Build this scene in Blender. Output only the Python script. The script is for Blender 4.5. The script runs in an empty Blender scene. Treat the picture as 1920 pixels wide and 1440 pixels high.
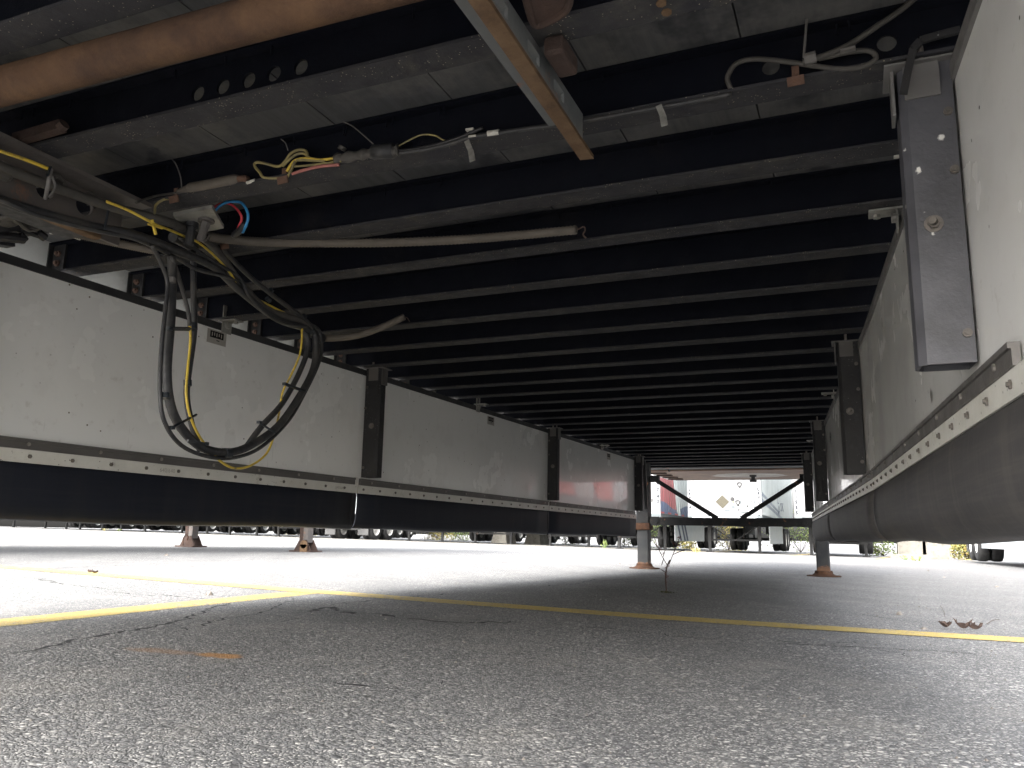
import bpy, bmesh, math, random
from mathutils import Vector, Matrix, noise as mnoise
random.seed(7)
R = math.radians
S = bpy.context.scene

# ------------------------------------------------------------------ camera, world, sun, exposure
YAW, PITCH, ROLL, FPX = .4033, .185, .0181, 1521.0
cy, sy, cp, sp = math.cos(YAW), math.sin(YAW), math.cos(PITCH), math.sin(PITCH)
W_ = Vector((-sy * cp, cy * cp, sp)); r0 = Vector((cy, sy, 0)); u0 = r0.cross(W_)
cr, sr = math.cos(ROLL), math.sin(ROLL)
R_ = cr * r0 + sr * u0; U_ = -sr * r0 + cr * u0
CAM = Vector((0, 0, .32))
cd = bpy.data.cameras.new("camera"); cam = bpy.data.objects.new("camera", cd)
S.collection.objects.link(cam); S.camera = cam
cd.sensor_fit = 'HORIZONTAL'; cd.sensor_width = 36; cd.lens = 36 * FPX / 1920
cd.clip_start = .02; cd.clip_end = 2000
m3 = Matrix((R_, U_, -W_)).transposed()
cam.matrix_world = Matrix.Translation(CAM) @ m3.to_4x4()

SUN_EL, SUN_AZ = 40, 188          # azimuth measured from +Y towards +X
w = bpy.data.worlds.new("World"); S.world = w; w.use_nodes = True
nt = w.node_tree; nt.nodes.clear()
sky = nt.nodes.new('ShaderNodeTexSky'); sky.sky_type = 'NISHITA'; sky.sun_disc = False
sky.sun_elevation = R(SUN_EL); sky.sun_rotation = R(SUN_AZ)
sky.dust_density = 7; sky.air_density = 1.0; sky.ozone_density = 1.0
bg = nt.nodes.new('ShaderNodeBackground'); bg.inputs['Strength'].default_value = .15
hs = nt.nodes.new('ShaderNodeHueSaturation'); hs.inputs['Saturation'].default_value = .28
wo = nt.nodes.new('ShaderNodeOutputWorld')
nt.links.new(sky.outputs[0], hs.inputs['Color']); nt.links.new(hs.outputs[0], bg.inputs[0]); nt.links.new(bg.outputs[0], wo.inputs[0])
sd = bpy.data.lights.new("sun", 'SUN'); sd.energy = .5; sd.angle = R(18); sd.color = (1, .985, .96)
so = bpy.data.objects.new("sun", sd); S.collection.objects.link(so)
so.location = (0, 0, 20)
dirv = -Vector((math.sin(R(SUN_AZ)) * math.cos(R(SUN_EL)), math.cos(R(SUN_AZ)) * math.cos(R(SUN_EL)), math.sin(R(SUN_EL))))
so.rotation_euler = dirv.to_track_quat('-Z', 'Y').to_euler()
S.view_settings.view_transform = 'Standard'; S.view_settings.look = 'None'
S.view_settings.gamma = 1; S.view_settings.use_curve_mapping = False
S.view_settings.exposure = 2.95
S.cycles.max_bounces = 12; S.cycles.diffuse_bounces = 8; S.cycles.glossy_bounces = 5
S.cycles.use_denoising = True
S.cycles.sample_clamp_indirect = 8

# ------------------------------------------------------------------ helpers
def ray(x, y): return W_ + (x - 960) / FPX * R_ - (y - 720) / FPX * U_
def onZ(x, y, Z): v = ray(x, y); return CAM + v * ((Z - .32) / v.z)
def onY(x, y, Y): v = ray(x, y); return CAM + v * (Y / v.y)
def onX(x, y, X): v = ray(x, y); return CAM + v * (X / v.x)
def gz(x, y):
    x = min(max(x, -60), 15); y = min(max(y, -8), 45)
    return .057 - .0105 * x - .0081 * y
def onG(x, y):
    v = ray(x, y); k = (.057 - .32) / (v.z + .0105 * v.x + .0081 * v.y); return CAM + k * v

col = S.collection
class MB:
    def __init__(s): s.v = []; s.f = []; s.m = []
    def add(s, vs, fs, mi=0):
        o = len(s.v); s.v += [tuple(v) for v in vs]; s.f += [tuple(i + o for i in f) for f in fs]; s.m += [mi] * len(fs); return s
    def box(s, x0, x1, y0, y1, z0, z1, mi=0):
        return s.add([(x0,y0,z0),(x1,y0,z0),(x1,y1,z0),(x0,y1,z0),(x0,y0,z1),(x1,y0,z1),(x1,y1,z1),(x0,y1,z1)],
                     [(0,3,2,1),(4,5,6,7),(0,1,5,4),(1,2,6,5),(2,3,7,6),(3,0,4,7)], mi)
    def bar(s, a, b, wd, h, up=(0,0,1), mi=0):
        a, b = Vector(a), Vector(b); d = (b - a).normalized(); sx = d.cross(Vector(up)).normalized(); uz = sx.cross(d)
        vs = []
        for p in (a, b):
            for i, j in ((-1,-1),(1,-1),(1,1),(-1,1)): vs.append(p + sx * i * wd / 2 + uz * j * h / 2)
        return s.add(vs, [(0,1,2,3),(7,6,5,4),(0,4,5,1),(1,5,6,2),(2,6,7,3),(3,7,4,0)], mi)
    def cyl(s, a, b, r, n=12, r2=None, mi=0):
        a, b = Vector(a), Vector(b); d = (b - a).normalized(); t = Vector((0,0,1)) if abs(d.z) < .9 else Vector((1,0,0))
        e1 = d.cross(t).normalized(); e2 = d.cross(e1); r2 = r if r2 is None else r2; vs = []
        for p, rr in ((a, r), (b, r2)):
            for i in range(n): an = 2 * math.pi * i / n; vs.append(p + e1 * math.cos(an) * rr + e2 * math.sin(an) * rr)
        fs = [(i, (i + 1) % n, n + (i + 1) % n, n + i) for i in range(n)] + [tuple(range(n))[::-1], tuple(range(n, 2 * n))]
        return s.add(vs, fs, mi)
    def tube(s, pts, r, n=8, rf=None, sub=6, mi=0):
        P = [Vector(p) for p in pts]; Q = []
        if len(P) == 2 or sub <= 1: Q = P
        else:
            E = [2 * P[0] - P[1]] + P + [2 * P[-1] - P[-2]]
            for i in range(1, len(E) - 2):
                for k in range(sub):
                    t = k / sub; a, b, c, d = E[i-1], E[i], E[i+1], E[i+2]
                    Q.append(.5 * ((2*b) + (c-a)*t + (2*a-5*b+4*c-d)*t*t + (3*b-a-3*c+d)*t**3))
            Q.append(P[-1])
        vs = []; e1 = None
        for i, q in enumerate(Q):
            d = (Q[min(i+1, len(Q)-1)] - Q[max(i-1, 0)]).normalized()
            if e1 is None:
                t = Vector((0,0,1)) if abs(d.z) < .9 else Vector((1,0,0)); e1 = d.cross(t).normalized()
            e1 = (e1 - d * e1.dot(d)).normalized(); e2 = d.cross(e1)
            rr = r if rf is None else rf(i / (len(Q)-1), i) * r
            for k in range(n): an = 2*math.pi*k/n; vs.append(q + e1*math.cos(an)*rr + e2*math.sin(an)*rr)
        fs = []
        for i in range(len(Q)-1):
            for k in range(n): fs.append((i*n+k, i*n+(k+1)%n, (i+1)*n+(k+1)%n, (i+1)*n+k))
        fs += [tuple(range(n))[::-1], tuple(range((len(Q)-1)*n, len(Q)*n))]
        return s.add(vs, fs, mi)
    def loft(s, rows, closed=False, mi=0):
        n = len(rows[0]); vs = [v for r in rows for v in r]; fs = []
        for i in range(len(rows)-1):
            for k in range(n if closed else n-1): fs.append((i*n+k, i*n+(k+1)%n, (i+1)*n+(k+1)%n, (i+1)*n+k))
        return s.add(vs, fs, mi)
    def mesh(s, name, smooth=False):
        me = bpy.data.meshes.new(name); me.from_pydata([tuple(v) for v in s.v], [], s.f)
        if any(s.m): me.polygons.foreach_set('material_index', s.m)
        if smooth: me.polygons.foreach_set('use_smooth', [True] * len(me.polygons))
        me.update(); return me

def obj(name, mb, mat, parent=None, loc=(0,0,0), label=None, smooth=False, bevel=0, kind=None, fix=True):
    """link a mesh object; fix: vertices are in the parent's world frame"""
    me = mb if isinstance(mb, bpy.types.Mesh) else mb.mesh(name, smooth)
    if not me.materials:
        for m in (mat if isinstance(mat, (list, tuple)) else [mat]): me.materials.append(m)
    if not isinstance(mb, bpy.types.Mesh):
        bm = bmesh.new(); bm.from_mesh(me); bmesh.ops.recalc_face_normals(bm, faces=bm.faces); bm.to_mesh(me); bm.free()
    o = bpy.data.objects.new(name, me); col.objects.link(o)
    loc = Vector(loc)
    if parent is not None:
        o.parent = parent
        q = parent
        while fix and q is not None: loc = loc - Vector(q.location); q = q.parent
    o.location = loc
    if label: o['label'] = label
    if kind: o['kind'] = kind
    if bevel:
        b = o.modifiers.new('bevel', 'BEVEL'); b.width = bevel; b.segments = 2; b.limit_method = 'ANGLE'
    return o
def thing(name, label, cat, loc=(0,0,0), group=None, rz=0):
    o = bpy.data.objects.new(name, None); col.objects.link(o); o.location = loc; o.rotation_euler = (0,0,rz)
    o.empty_display_size = .3; tag(o, label, cat, group); return o
def tag(o, label, cat, group=None):
    o['label'] = label; o['category'] = cat
    if group: o['group'] = group
    return o
def struct(o): o['kind'] = 'structure'; return o
def copy_tree(o, parent=None):
    c = o.copy(); col.objects.link(c); c.parent = parent
    for ch in o.children: copy_tree(ch, c)
    return c

# ------------------------------------------------------------------ materials
class NT:
    def __init__(s, name):
        s.m = bpy.data.materials.new(name); s.m.use_nodes = True; s.t = s.m.node_tree
        s.b = s.t.nodes['Principled BSDF']; s.o = s.t.nodes['Material Output']
    def n(s, ty, **kw):
        x = s.t.nodes.new(ty)
        for k, v in kw.items():
            if k.startswith('i_'):
                key = k[2:].replace('_', ' ')
                x.inputs[key].default_value = v
            else: setattr(x, k, v)
        return x
    def l(s, a, b): s.t.links.new(a, b)
    def noise(s, vec, scale, detail=4, rough=.6, out='Fac', dist=0):
        x = s.n('ShaderNodeTexNoise'); x.inputs['Scale'].default_value = scale; x.inputs['Detail'].default_value = detail
        x.inputs['Roughness'].default_value = rough; x.inputs['Distortion'].default_value = dist
        s.l(vec, x.inputs['Vector']); return x.outputs[out]
    def ramp(s, fac, stops):
        x = s.n('ShaderNodeValToRGB'); e = x.color_ramp.elements
        while len(e) < len(stops): e.new(.5)
        for i, (p, c) in enumerate(stops):
            e[i].position = p; e[i].color = (c, c, c, 1) if isinstance(c, (int, float)) else (*c, 1)
        s.l(fac, x.inputs[0]); return x.outputs[0]
    def mix(s, fac, a, b, mode='MIX'):
        x = s.n('ShaderNodeMix', data_type='RGBA', blend_type=mode)
        for v, k in ((fac, 0), (a, 6), (b, 7)):
            if isinstance(v, (int, float)): x.inputs[k].default_value = v if k == 0 else (v, v, v, 1)
            elif isinstance(v, tuple): x.inputs[k].default_value = (*v, 1)
            else: s.l(v, x.inputs[k])
        return x.outputs[2]
    def math(s, op, a, b=None, c=None):
        x = s.n('ShaderNodeMath', operation=op)
        for i, v in enumerate((a, b, c)):
            if v is None: continue
            if isinstance(v, (int, float)): x.inputs[i].default_value = v
            else: s.l(v, x.inputs[i])
        return x.outputs[0]
    def pos(s): return s.n('ShaderNodeNewGeometry').outputs['Position']
    def bump(s, h, st, dist=.01, nrm=None):
        x = s.n('ShaderNodeBump'); x.inputs['Strength'].default_value = st; x.inputs['Distance'].default_value = dist
        s.l(h, x.inputs['Height'])
        if nrm is not None: s.l(nrm, x.inputs['Normal'])
        return x.outputs[0]
    def scalev(s, v, sc):
        x = s.n('ShaderNodeMapping'); x.inputs['Scale'].default_value = sc; s.l(v, x.inputs['Vector']); return x.outputs[0]

def pm(name, c1, c2=None, scale=8, rough=.6, metal=0, bump=.15, bscale=60, dirt=None, rust=None, spots=None, coat=0, streak=None, obj_coord=False, spec=.5):
    """two-tone noisy material; dirt=(color,scale,lo,hi) ; rust likewise; spots=(color,scale,size)"""
    t = NT(name)
    p = t.n('ShaderNodeTexCoord').outputs['Object'] if obj_coord else t.pos()
    c2 = c2 or tuple(x * .7 for x in c1)
    colr = t.mix(t.ramp(t.noise(p, scale, 5, .65), [(.3, 0.), (.7, 1.)]), c1, c2)
    if streak:
        q = t.scalev(p, streak[2]); colr = t.mix(t.ramp(t.noise(q, streak[1], 4, .6), [(streak[3], 0.), (streak[3] + .2, 1.)]), colr, streak[0])
    for k, d in (('d', dirt), ('r', rust)):
        if d:
            f = t.ramp(t.noise(p, d[1], 7, .72, dist=.3), [(d[2], 0.), (d[3], 1.)]); colr = t.mix(f, colr, d[0])
            if k == 'r': rf = f
    if spots:
        v = t.n('ShaderNodeTexVoronoi'); v.inputs['Scale'].default_value = spots[1]; t.l(p, v.inputs['Vector'])
        gate = t.ramp(t.noise(p, spots[1] * .23, 2), [(.5, 0.), (.56, 1.)])
        f = t.math('MULTIPLY', t.ramp(v.outputs['Distance'], [(spots[2], 1.), (spots[2] * 1.6, 0.)]), gate)
        colr = t.mix(f, colr, spots[0])
    t.l(colr, t.b.inputs['Base Color'])
    rr = t.ramp(t.noise(p, scale * 3, 4), [(.3, max(rough - .12, .03)), (.7, min(rough + .12, 1.))])
    t.l(rr, t.b.inputs['Roughness'])
    t.b.inputs['Metallic'].default_value = metal; t.b.inputs['Specular IOR Level'].default_value = spec
    if coat: t.b.inputs['Coat Weight'].default_value = coat; t.b.inputs['Coat Roughness'].default_value = .04
    if bump: t.l(t.bump(t.noise(p, bscale, 5, .7), bump, .004), t.b.inputs['Normal'])
    return t.m

RUST = (.06, .034, .025); RUSTD = (.028, .018, .015)
M = {}
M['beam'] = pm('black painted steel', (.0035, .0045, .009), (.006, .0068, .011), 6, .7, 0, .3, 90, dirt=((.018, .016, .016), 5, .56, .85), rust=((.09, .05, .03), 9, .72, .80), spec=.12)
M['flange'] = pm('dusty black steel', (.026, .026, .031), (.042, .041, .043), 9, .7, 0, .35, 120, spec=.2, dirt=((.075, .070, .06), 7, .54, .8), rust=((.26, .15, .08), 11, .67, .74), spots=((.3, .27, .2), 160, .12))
M['beamrust'] = pm('rusting steel beam', (.115, .068, .040), (.06, .036, .026), 11, .85, 0, .7, 70, spec=.1, dirt=((.03, .022, .021), 5, .48, .78))
M['railsteel'] = pm('grey slider rail steel', (.075, .07, .068), (.11, .095, .085), 7, .6, 0, .3, 80, rust=((.24, .105, .055), 5, .56, .68))
M['greyplate'] = pm('grey blue steel', (.11, .12, .125), (.15, .15, .145), 8, .55, 0, .25, 90, rust=((.25, .11, .06), 6, .60, .68))
M['orange'] = pm('orange surface rust', (.17, .112, .068), (.10, .062, .038), 22, .9, 0, .6, 110, spec=.1, dirt=((.05, .032, .024), 12, .52, .75))
M['rust'] = pm('rust', RUST, RUSTD, 12, .9, 0, .6, 90)
M['rustclip'] = pm('rusty clip', (.12, .065, .042), (.075, .04, .028), 60, .85, 0, .4, 300)
M['post'] = pm('charcoal composite post', (.022, .022, .024), (.035, .034, .034), 12, .5, 0, .3, 150, dirt=((.07, .07, .073), 9, .58, .85), spots=((.2, .2, .2), 90, .09), spec=.25)
def post_splat():
    t = NT('charcoal post with paint splatter'); p = t.pos()
    c = t.mix(t.ramp(t.noise(p, 9, 5), [(.3, 0.), (.7, 1.)]), (.055, .055, .062), (.095, .095, .108))
    v = t.n('ShaderNodeTexVoronoi'); v.inputs['Scale'].default_value = 17; v.inputs['Randomness'].default_value = 1
    t.l(p, v.inputs['Vector'])
    wob = t.math('MULTIPLY', t.noise(p, 190, 3), .16)
    d = t.math('ADD', v.outputs['Distance'], wob)
    f = t.ramp(d, [(.15, 1.), (.19, 0.)])
    t.l(t.mix(f, c, (.75, .74, .7)), t.b.inputs['Base Color']); t.b.inputs['Roughness'].default_value = .5
    t.l(t.bump(t.noise(p, 120, 4), .25, .003), t.b.inputs['Normal']); return t.m
M['postsplat'] = post_splat()
M['rail_black'] = pm('black skirt rail', (.022, .022, .024), (.04, .04, .04), 10, .6, 0, .2, 120)
M['rail_grey'] = pm('grey skirt rail', (.12, .115, .11), (.16, .155, .15), 10, .5, 0, .2, 120)
M['flange_brown'] = pm('grey aluminium lower rail', (.095, .09, .085), (.13, .12, .112), 5, .5, .2, .2, 100, dirt=((.17, .15, .12), 3, .55, .8))
M['strip'] = pm('pale strip', (.66, .65, .6), (.56, .54, .48), 9, .4, 0, .2, 100, dirt=((.30, .27, .2), 14, .60, .82), spots=((.12, .1, .08), 70, .10))
def panel_mat():
    t = NT('white fibreglass panel'); p = t.pos()
    c = t.mix(t.ramp(t.noise(p, 1.3, 4, .6), [(.3, 0.), (.7, 1.)]), (.87, .86, .825), (.81, .81, .78))
    c = t.mix(t.math('MULTIPLY', t.ramp(t.noise(p, 6.5, 5, .6), [(.56, 0.), (.78, 1.)]), .22), c, (.48, .455, .41))
    # brown dust thickening in blotches
    c = t.mix(t.math('MULTIPLY', t.ramp(t.noise(p, 30, 4, .6), [(.62, 0.), (.74, 1.)]), .25), c, (.42, .37, .31))
    v = t.n('ShaderNodeTexVoronoi'); v.inputs['Scale'].default_value = 24; t.l(p, v.inputs['Vector'])
    g = t.ramp(t.noise(p, 5, 2), [(.46, 0.), (.52, 1.)])
    f = t.math('MULTIPLY', t.ramp(v.outputs['Distance'], [(.055, 1.), (.085, 0.)]), g); c = t.mix(f, c, (.16, .13, .1))
    q = t.scalev(p, (60, 60, 4)); f = t.ramp(t.noise(q, 1.4, 3, .5), [(.70, 0.), (.76, .3)]); c = t.mix(f, c, (.42, .40, .36))
    t.l(c, t.b.inputs['Base Color'])
    t.l(t.ramp(t.noise(p, 3, 4), [(.3, .16), (.75, .34)]), t.b.inputs['Roughness'])
    t.b.inputs['Coat Weight'].default_value = .5; t.b.inputs['Coat Roughness'].default_value = .035
    t.l(t.bump(t.noise(p, 2.2, 2), .06, .02), t.b.inputs['Coat Normal'])
    t.l(t.bump(t.noise(p, 260, 3), .05, .002), t.b.inputs['Normal']); return t.m
M['panel'] = panel_mat()
def rubber_mat(name, a, b, dust):
    t = NT(name); p = t.pos()
    c = t.mix(t.ramp(t.noise(p, 2.5, 5), [(.3, 0.), (.7, 1.)]), a, b)
    q = t.scalev(p, (2, 2, 60)); f = t.ramp(t.noise(q, 1.5, 4, .7), [(.45, 0.), (.8, 1.)]); c = t.mix(t.math('MULTIPLY', f, .6), c, dust)
    q = t.scalev(p, (14, 14, .7)); f = t.ramp(t.noise(q, 1.2, 4, .6), [(.5, 0.), (.75, 1.)]); c = t.mix(t.math('MULTIPLY', f, .6), c, dust)
    t.l(c, t.b.inputs['Base Color']); t.b.inputs['Roughness'].default_value = .6; t.b.inputs['Specular IOR Level'].default_value = .2
    t.l(t.bump(t.noise(q, 3, 4), .15, .004), t.b.inputs['Normal']); return t.m
M['rubber'] = rubber_mat('black rubber skirt', (.010, .012, .020), (.015, .017, .025), (.022, .023, .028))
M['rubber_lit'] = rubber_mat('ground-lit rubber skirt', (.052, .050, .052), (.074, .070, .069), (.115, .105, .096))  # right flap: ground bounce light put into the base colour, plus dust streaks
def board_mat():
    t = NT('weathered floor board'); p = t.pos()
    oi = t.n('ShaderNodeObjectInfo').outputs['Random']
    c = t.mix(oi, (.062, .064, .069), (.088, .087, .086))
    q = t.scalev(p, (40, 2.2, 1)); c = t.mix(t.ramp(t.noise(q, 1.5, 5, .65), [(.35, 0.), (.7, .7)]), c, (.034, .034, .037))
    c = t.mix(t.ramp(t.noise(p, 5, 6, .7), [(.48, 0.), (.66, .8)]), c, (.125, .12, .115))
    c = t.mix(t.ramp(t.noise(p, 3.1, 5, .7), [(.54, 0.), (.62, .8)]), c, (.020, .021, .027))
    t.l(c, t.b.inputs['Base Color']); t.b.inputs['Roughness'].default_value = .75
    t.l(t.bump(t.noise(q, 6, 4), .25, .003), t.b.inputs['Normal']); return t.m
M['board'] = board_mat()
M['hose'] = pm('black rubber hose', (.018, .019, .022), (.035, .034, .034), 20, .55, 0, .2, 200, dirt=((.075, .068, .058), 10, .5, .8))
M['hose_dusty'] = pm('dusty rubber hose', (.045, .042, .038), (.075, .068, .06), 14, .75, 0, .3, 150)
M['conduit'] = pm('dusty corrugated conduit', (.075, .065, .055), (.115, .098, .08), 9, .8, 0, .2, 150)
M['tie'] = pm('black nylon tie', (.012, .016, .022), (.02, .025, .03), 30, .4, 0, 0)
M['tie_grey'] = pm('dusty nylon tie', (.16, .15, .14), (.10, .095, .09), 30, .6, 0, 0)
M['yellow'] = pm('yellow cable', (.62, .44, .05), (.5, .36, .05), 30, .5, 0, .1, 100, dirt=((.12, .10, .06), 25, .55, .7))
M['yellow_dusty'] = pm('dusty yellow cable', (.30, .24, .08), (.16, .14, .08), 30, .6, 0, .1, 100)
M['red'] = pm('red air line', (.62, .06, .08), (.5, .05, .07), 20, .4, 0, 0)
M['redd'] = pm('dusty red cable', (.42, .15, .12), (.26, .10, .09), 30, .7, 0, 0)
M['blue'] = pm('blue air line', (.03, .25, .52), (.03, .2, .45), 20, .4, 0, 0)
M['white'] = pm('white label', (.6, .58, .52), (.42, .4, .36), 60, .6, 0, 0)
M['galv'] = pm('galvanised plate', (.24, .24, .22), (.33, .32, .29), 16, .5, .3, .2, 120, dirt=((.12, .11, .1), 11, .5, .7))
M['bolt'] = pm('zinc bolt', (.35, .33, .30), (.22, .2, .18), 80, .4, .6, 0)
M['boltr'] = pm('rusty bolt', (.12, .07, .055), (.2, .13, .1), 90, .6, .2, 0)
M['boltd'] = pm('dark rivet', (.10, .09, .08), (.18, .16, .14), 90, .5, .3, 0)
M['sticker'] = pm('grey sticker', (.38, .36, .32), (.32, .30, .27), 90, .6, 0, 0)
M['ink'] = pm('dark print', (.012, .011, .011), (.03, .028, .028), 300, .8, 0, 0, spec=0)
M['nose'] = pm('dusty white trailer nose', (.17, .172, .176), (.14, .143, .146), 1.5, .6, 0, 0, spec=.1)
M['alu'] = pm('bare aluminium side rail', (.72, .73, .72), (.62, .63, .62), 6, .45, 0, .1, 60, dirt=((.4, .4, .38), 7, .6, .8))
M['leg'] = pm('landing leg paint', (.018, .019, .021), (.03, .03, .03), 9, .65, 0, .3, 80, spec=.15, rust=((.26, .12, .06), 10, .60, .68), dirt=((.07, .068, .062), 5, .52, .8))
M['legrust'] = pm('rusty landing leg foot', (.075, .037, .021), (.034, .021, .016), 22, .9, 0, .6, 120, spec=.15, dirt=((.16, .13, .10), 13, .55, .7))
def leg_fade():
    t = NT('inner leg with rust at the foot'); p = t.pos()
    c = t.mix(t.ramp(t.noise(p, 10, 5), [(.3, 0.), (.7, 1.)]), (.024, .026, .029), (.04, .041, .041))
    z = t.n('ShaderNodeSeparateXYZ'); t.l(p, z.inputs[0])
    h = t.math('ADD', z.outputs[2], t.math('MULTIPLY', t.noise(p, 22, 4), .13))
    f = t.ramp(h, [(.13, 1.), (.155, 0.)])
    c = t.mix(f, c, t.mix(t.noise(p, 60, 4), (.07, .04, .028), (.17, .09, .05)))
    t.l(c, t.b.inputs['Base Color']); t.b.inputs['Roughness'].default_value = .6; t.b.inputs['Specular IOR Level'].default_value = .15
    t.l(t.bump(t.noise(p, 90, 4), .3, .003), t.b.inputs['Normal']); return t.m
M['innerleg'] = leg_fade()
def coupler_mat():
    t = NT('worn coupler plate'); p = t.pos()
    c = t.mix(t.ramp(t.noise(p, 5, 6, .7), [(.35, 0.), (.7, 1.)]), (.26, .165, .11), (.13, .08, .055))
    mp = t.n('ShaderNodeMapping'); mp.inputs['Location'].default_value = (1.22, -10.25, -1.09); t.l(p, mp.inputs['Vector'])
    sc = t.scalev(mp.outputs[0], (1.7, 2.1, 0)); ln = t.n('ShaderNodeVectorMath', operation='LENGTH'); t.l(sc, ln.inputs[0])
    d = t.math('ADD', ln.outputs['Value'], t.math('MULTIPLY', t.noise(p, 4, 5), .35))
    f = t.ramp(d, [(.86, 1.), (.92, 0.)])
    q = t.scalev(p, (2, 12, 1)); worn = t.mix(t.ramp(t.noise(q, 2.5, 5, .7), [(.4, 0.), (.62, 1.)]), (.62, .60, .55), (.22, .18, .15))
    c = t.mix(f, c, worn); t.l(c, t.b.inputs['Base Color']); t.b.inputs['Roughness'].default_value = .6
    t.l(t.bump(t.noise(p, 40, 5), .3, .003), t.b.inputs['Normal']); return t.m
M['coupler'] = coupler_mat()
M['dark'] = pm('black greased steel', (.012, .012, .014), (.02, .02, .022), 20, .5, 0, .1, 80)
M['wall'] = pm('white trailer wall', (.82, .83, .83), (.76, .77, .77), 1.5, .35, 0, 0, dirt=((.6, .6, .57), 2.5, .6, .85))
M['wallgrey'] = pm('pale grey trailer side', (.60, .64, .65), (.54, .58, .60), 2, .4, .1, 0, obj_coord=True)
M['lightgrey'] = pm('light grey trim', (.085, .095, .10), (.07, .08, .084), 4, .6, 0, 0, spec=.1)
M['tyre'] = pm('tyre rubber', (.016, .016, .018), (.03, .029, .028), 9, .8, 0, .2, 60)
M['rim'] = pm('white wheel rim', (.72, .72, .70), (.55, .54, .52), 9, .4, .1, 0)
M['trailersteel'] = pm('far landing gear steel', (.03, .031, .033), (.045, .045, .044), 4, .7, 0, .1, 30, spec=.1, rust=((.2, .11, .07), 3, .64, .74))
M['mudflap'] = pm('mudflap rubber', (.03, .03, .03), (.05, .05, .05), 6, .7, 0, 0)
M['bluestripe'] = pm('blue stripe paint', (.03, .055, .11), (.04, .065, .13), 4, .45, 0, 0)
M['redpaint'] = pm('red paint', (.62, .07, .08), (.52, .06, .07), 3, .4, 0, 0, streak=((.75, .72, .70), 1.2, (1, 3, .3), .66))
M['amber'] = pm('amber sticker', (.35, .25, .03), (.3, .22, .03), 30, .5, 0, 0)
M['placard'] = pm('tan placard holder', (.065, .06, .045), (.05, .047, .038), 20, .7, 0, 0, spec=.05)
M['concrete'] = pm('weathered concrete', (.20, .19, .165), (.14, .135, .12), 3, .9, 0, .5, 30, spec=.1, dirt=((.08, .075, .065), 4, .48, .72))
M['deadleaf'] = pm('dry leaf', (.035, .022, .018), (.07, .045, .035), 60, .85, 0, .2, 200)
M['stem'] = pm('dry stem', (.07, .045, .035), (.045, .03, .025), 60, .85, 0, 0)
M['seed'] = pm('red brown seed heads', (.13, .04, .035), (.08, .03, .03), 90, .9, 0, 0)
M['crack'] = pm('crack void', (.012, .012, .014), (.02, .02, .022), 60, 1, 0, 0)
M['moss'] = pm('yellow green moss', (.045, .045, .012), (.03, .035, .01), 90, .9, 0, 0)

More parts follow.
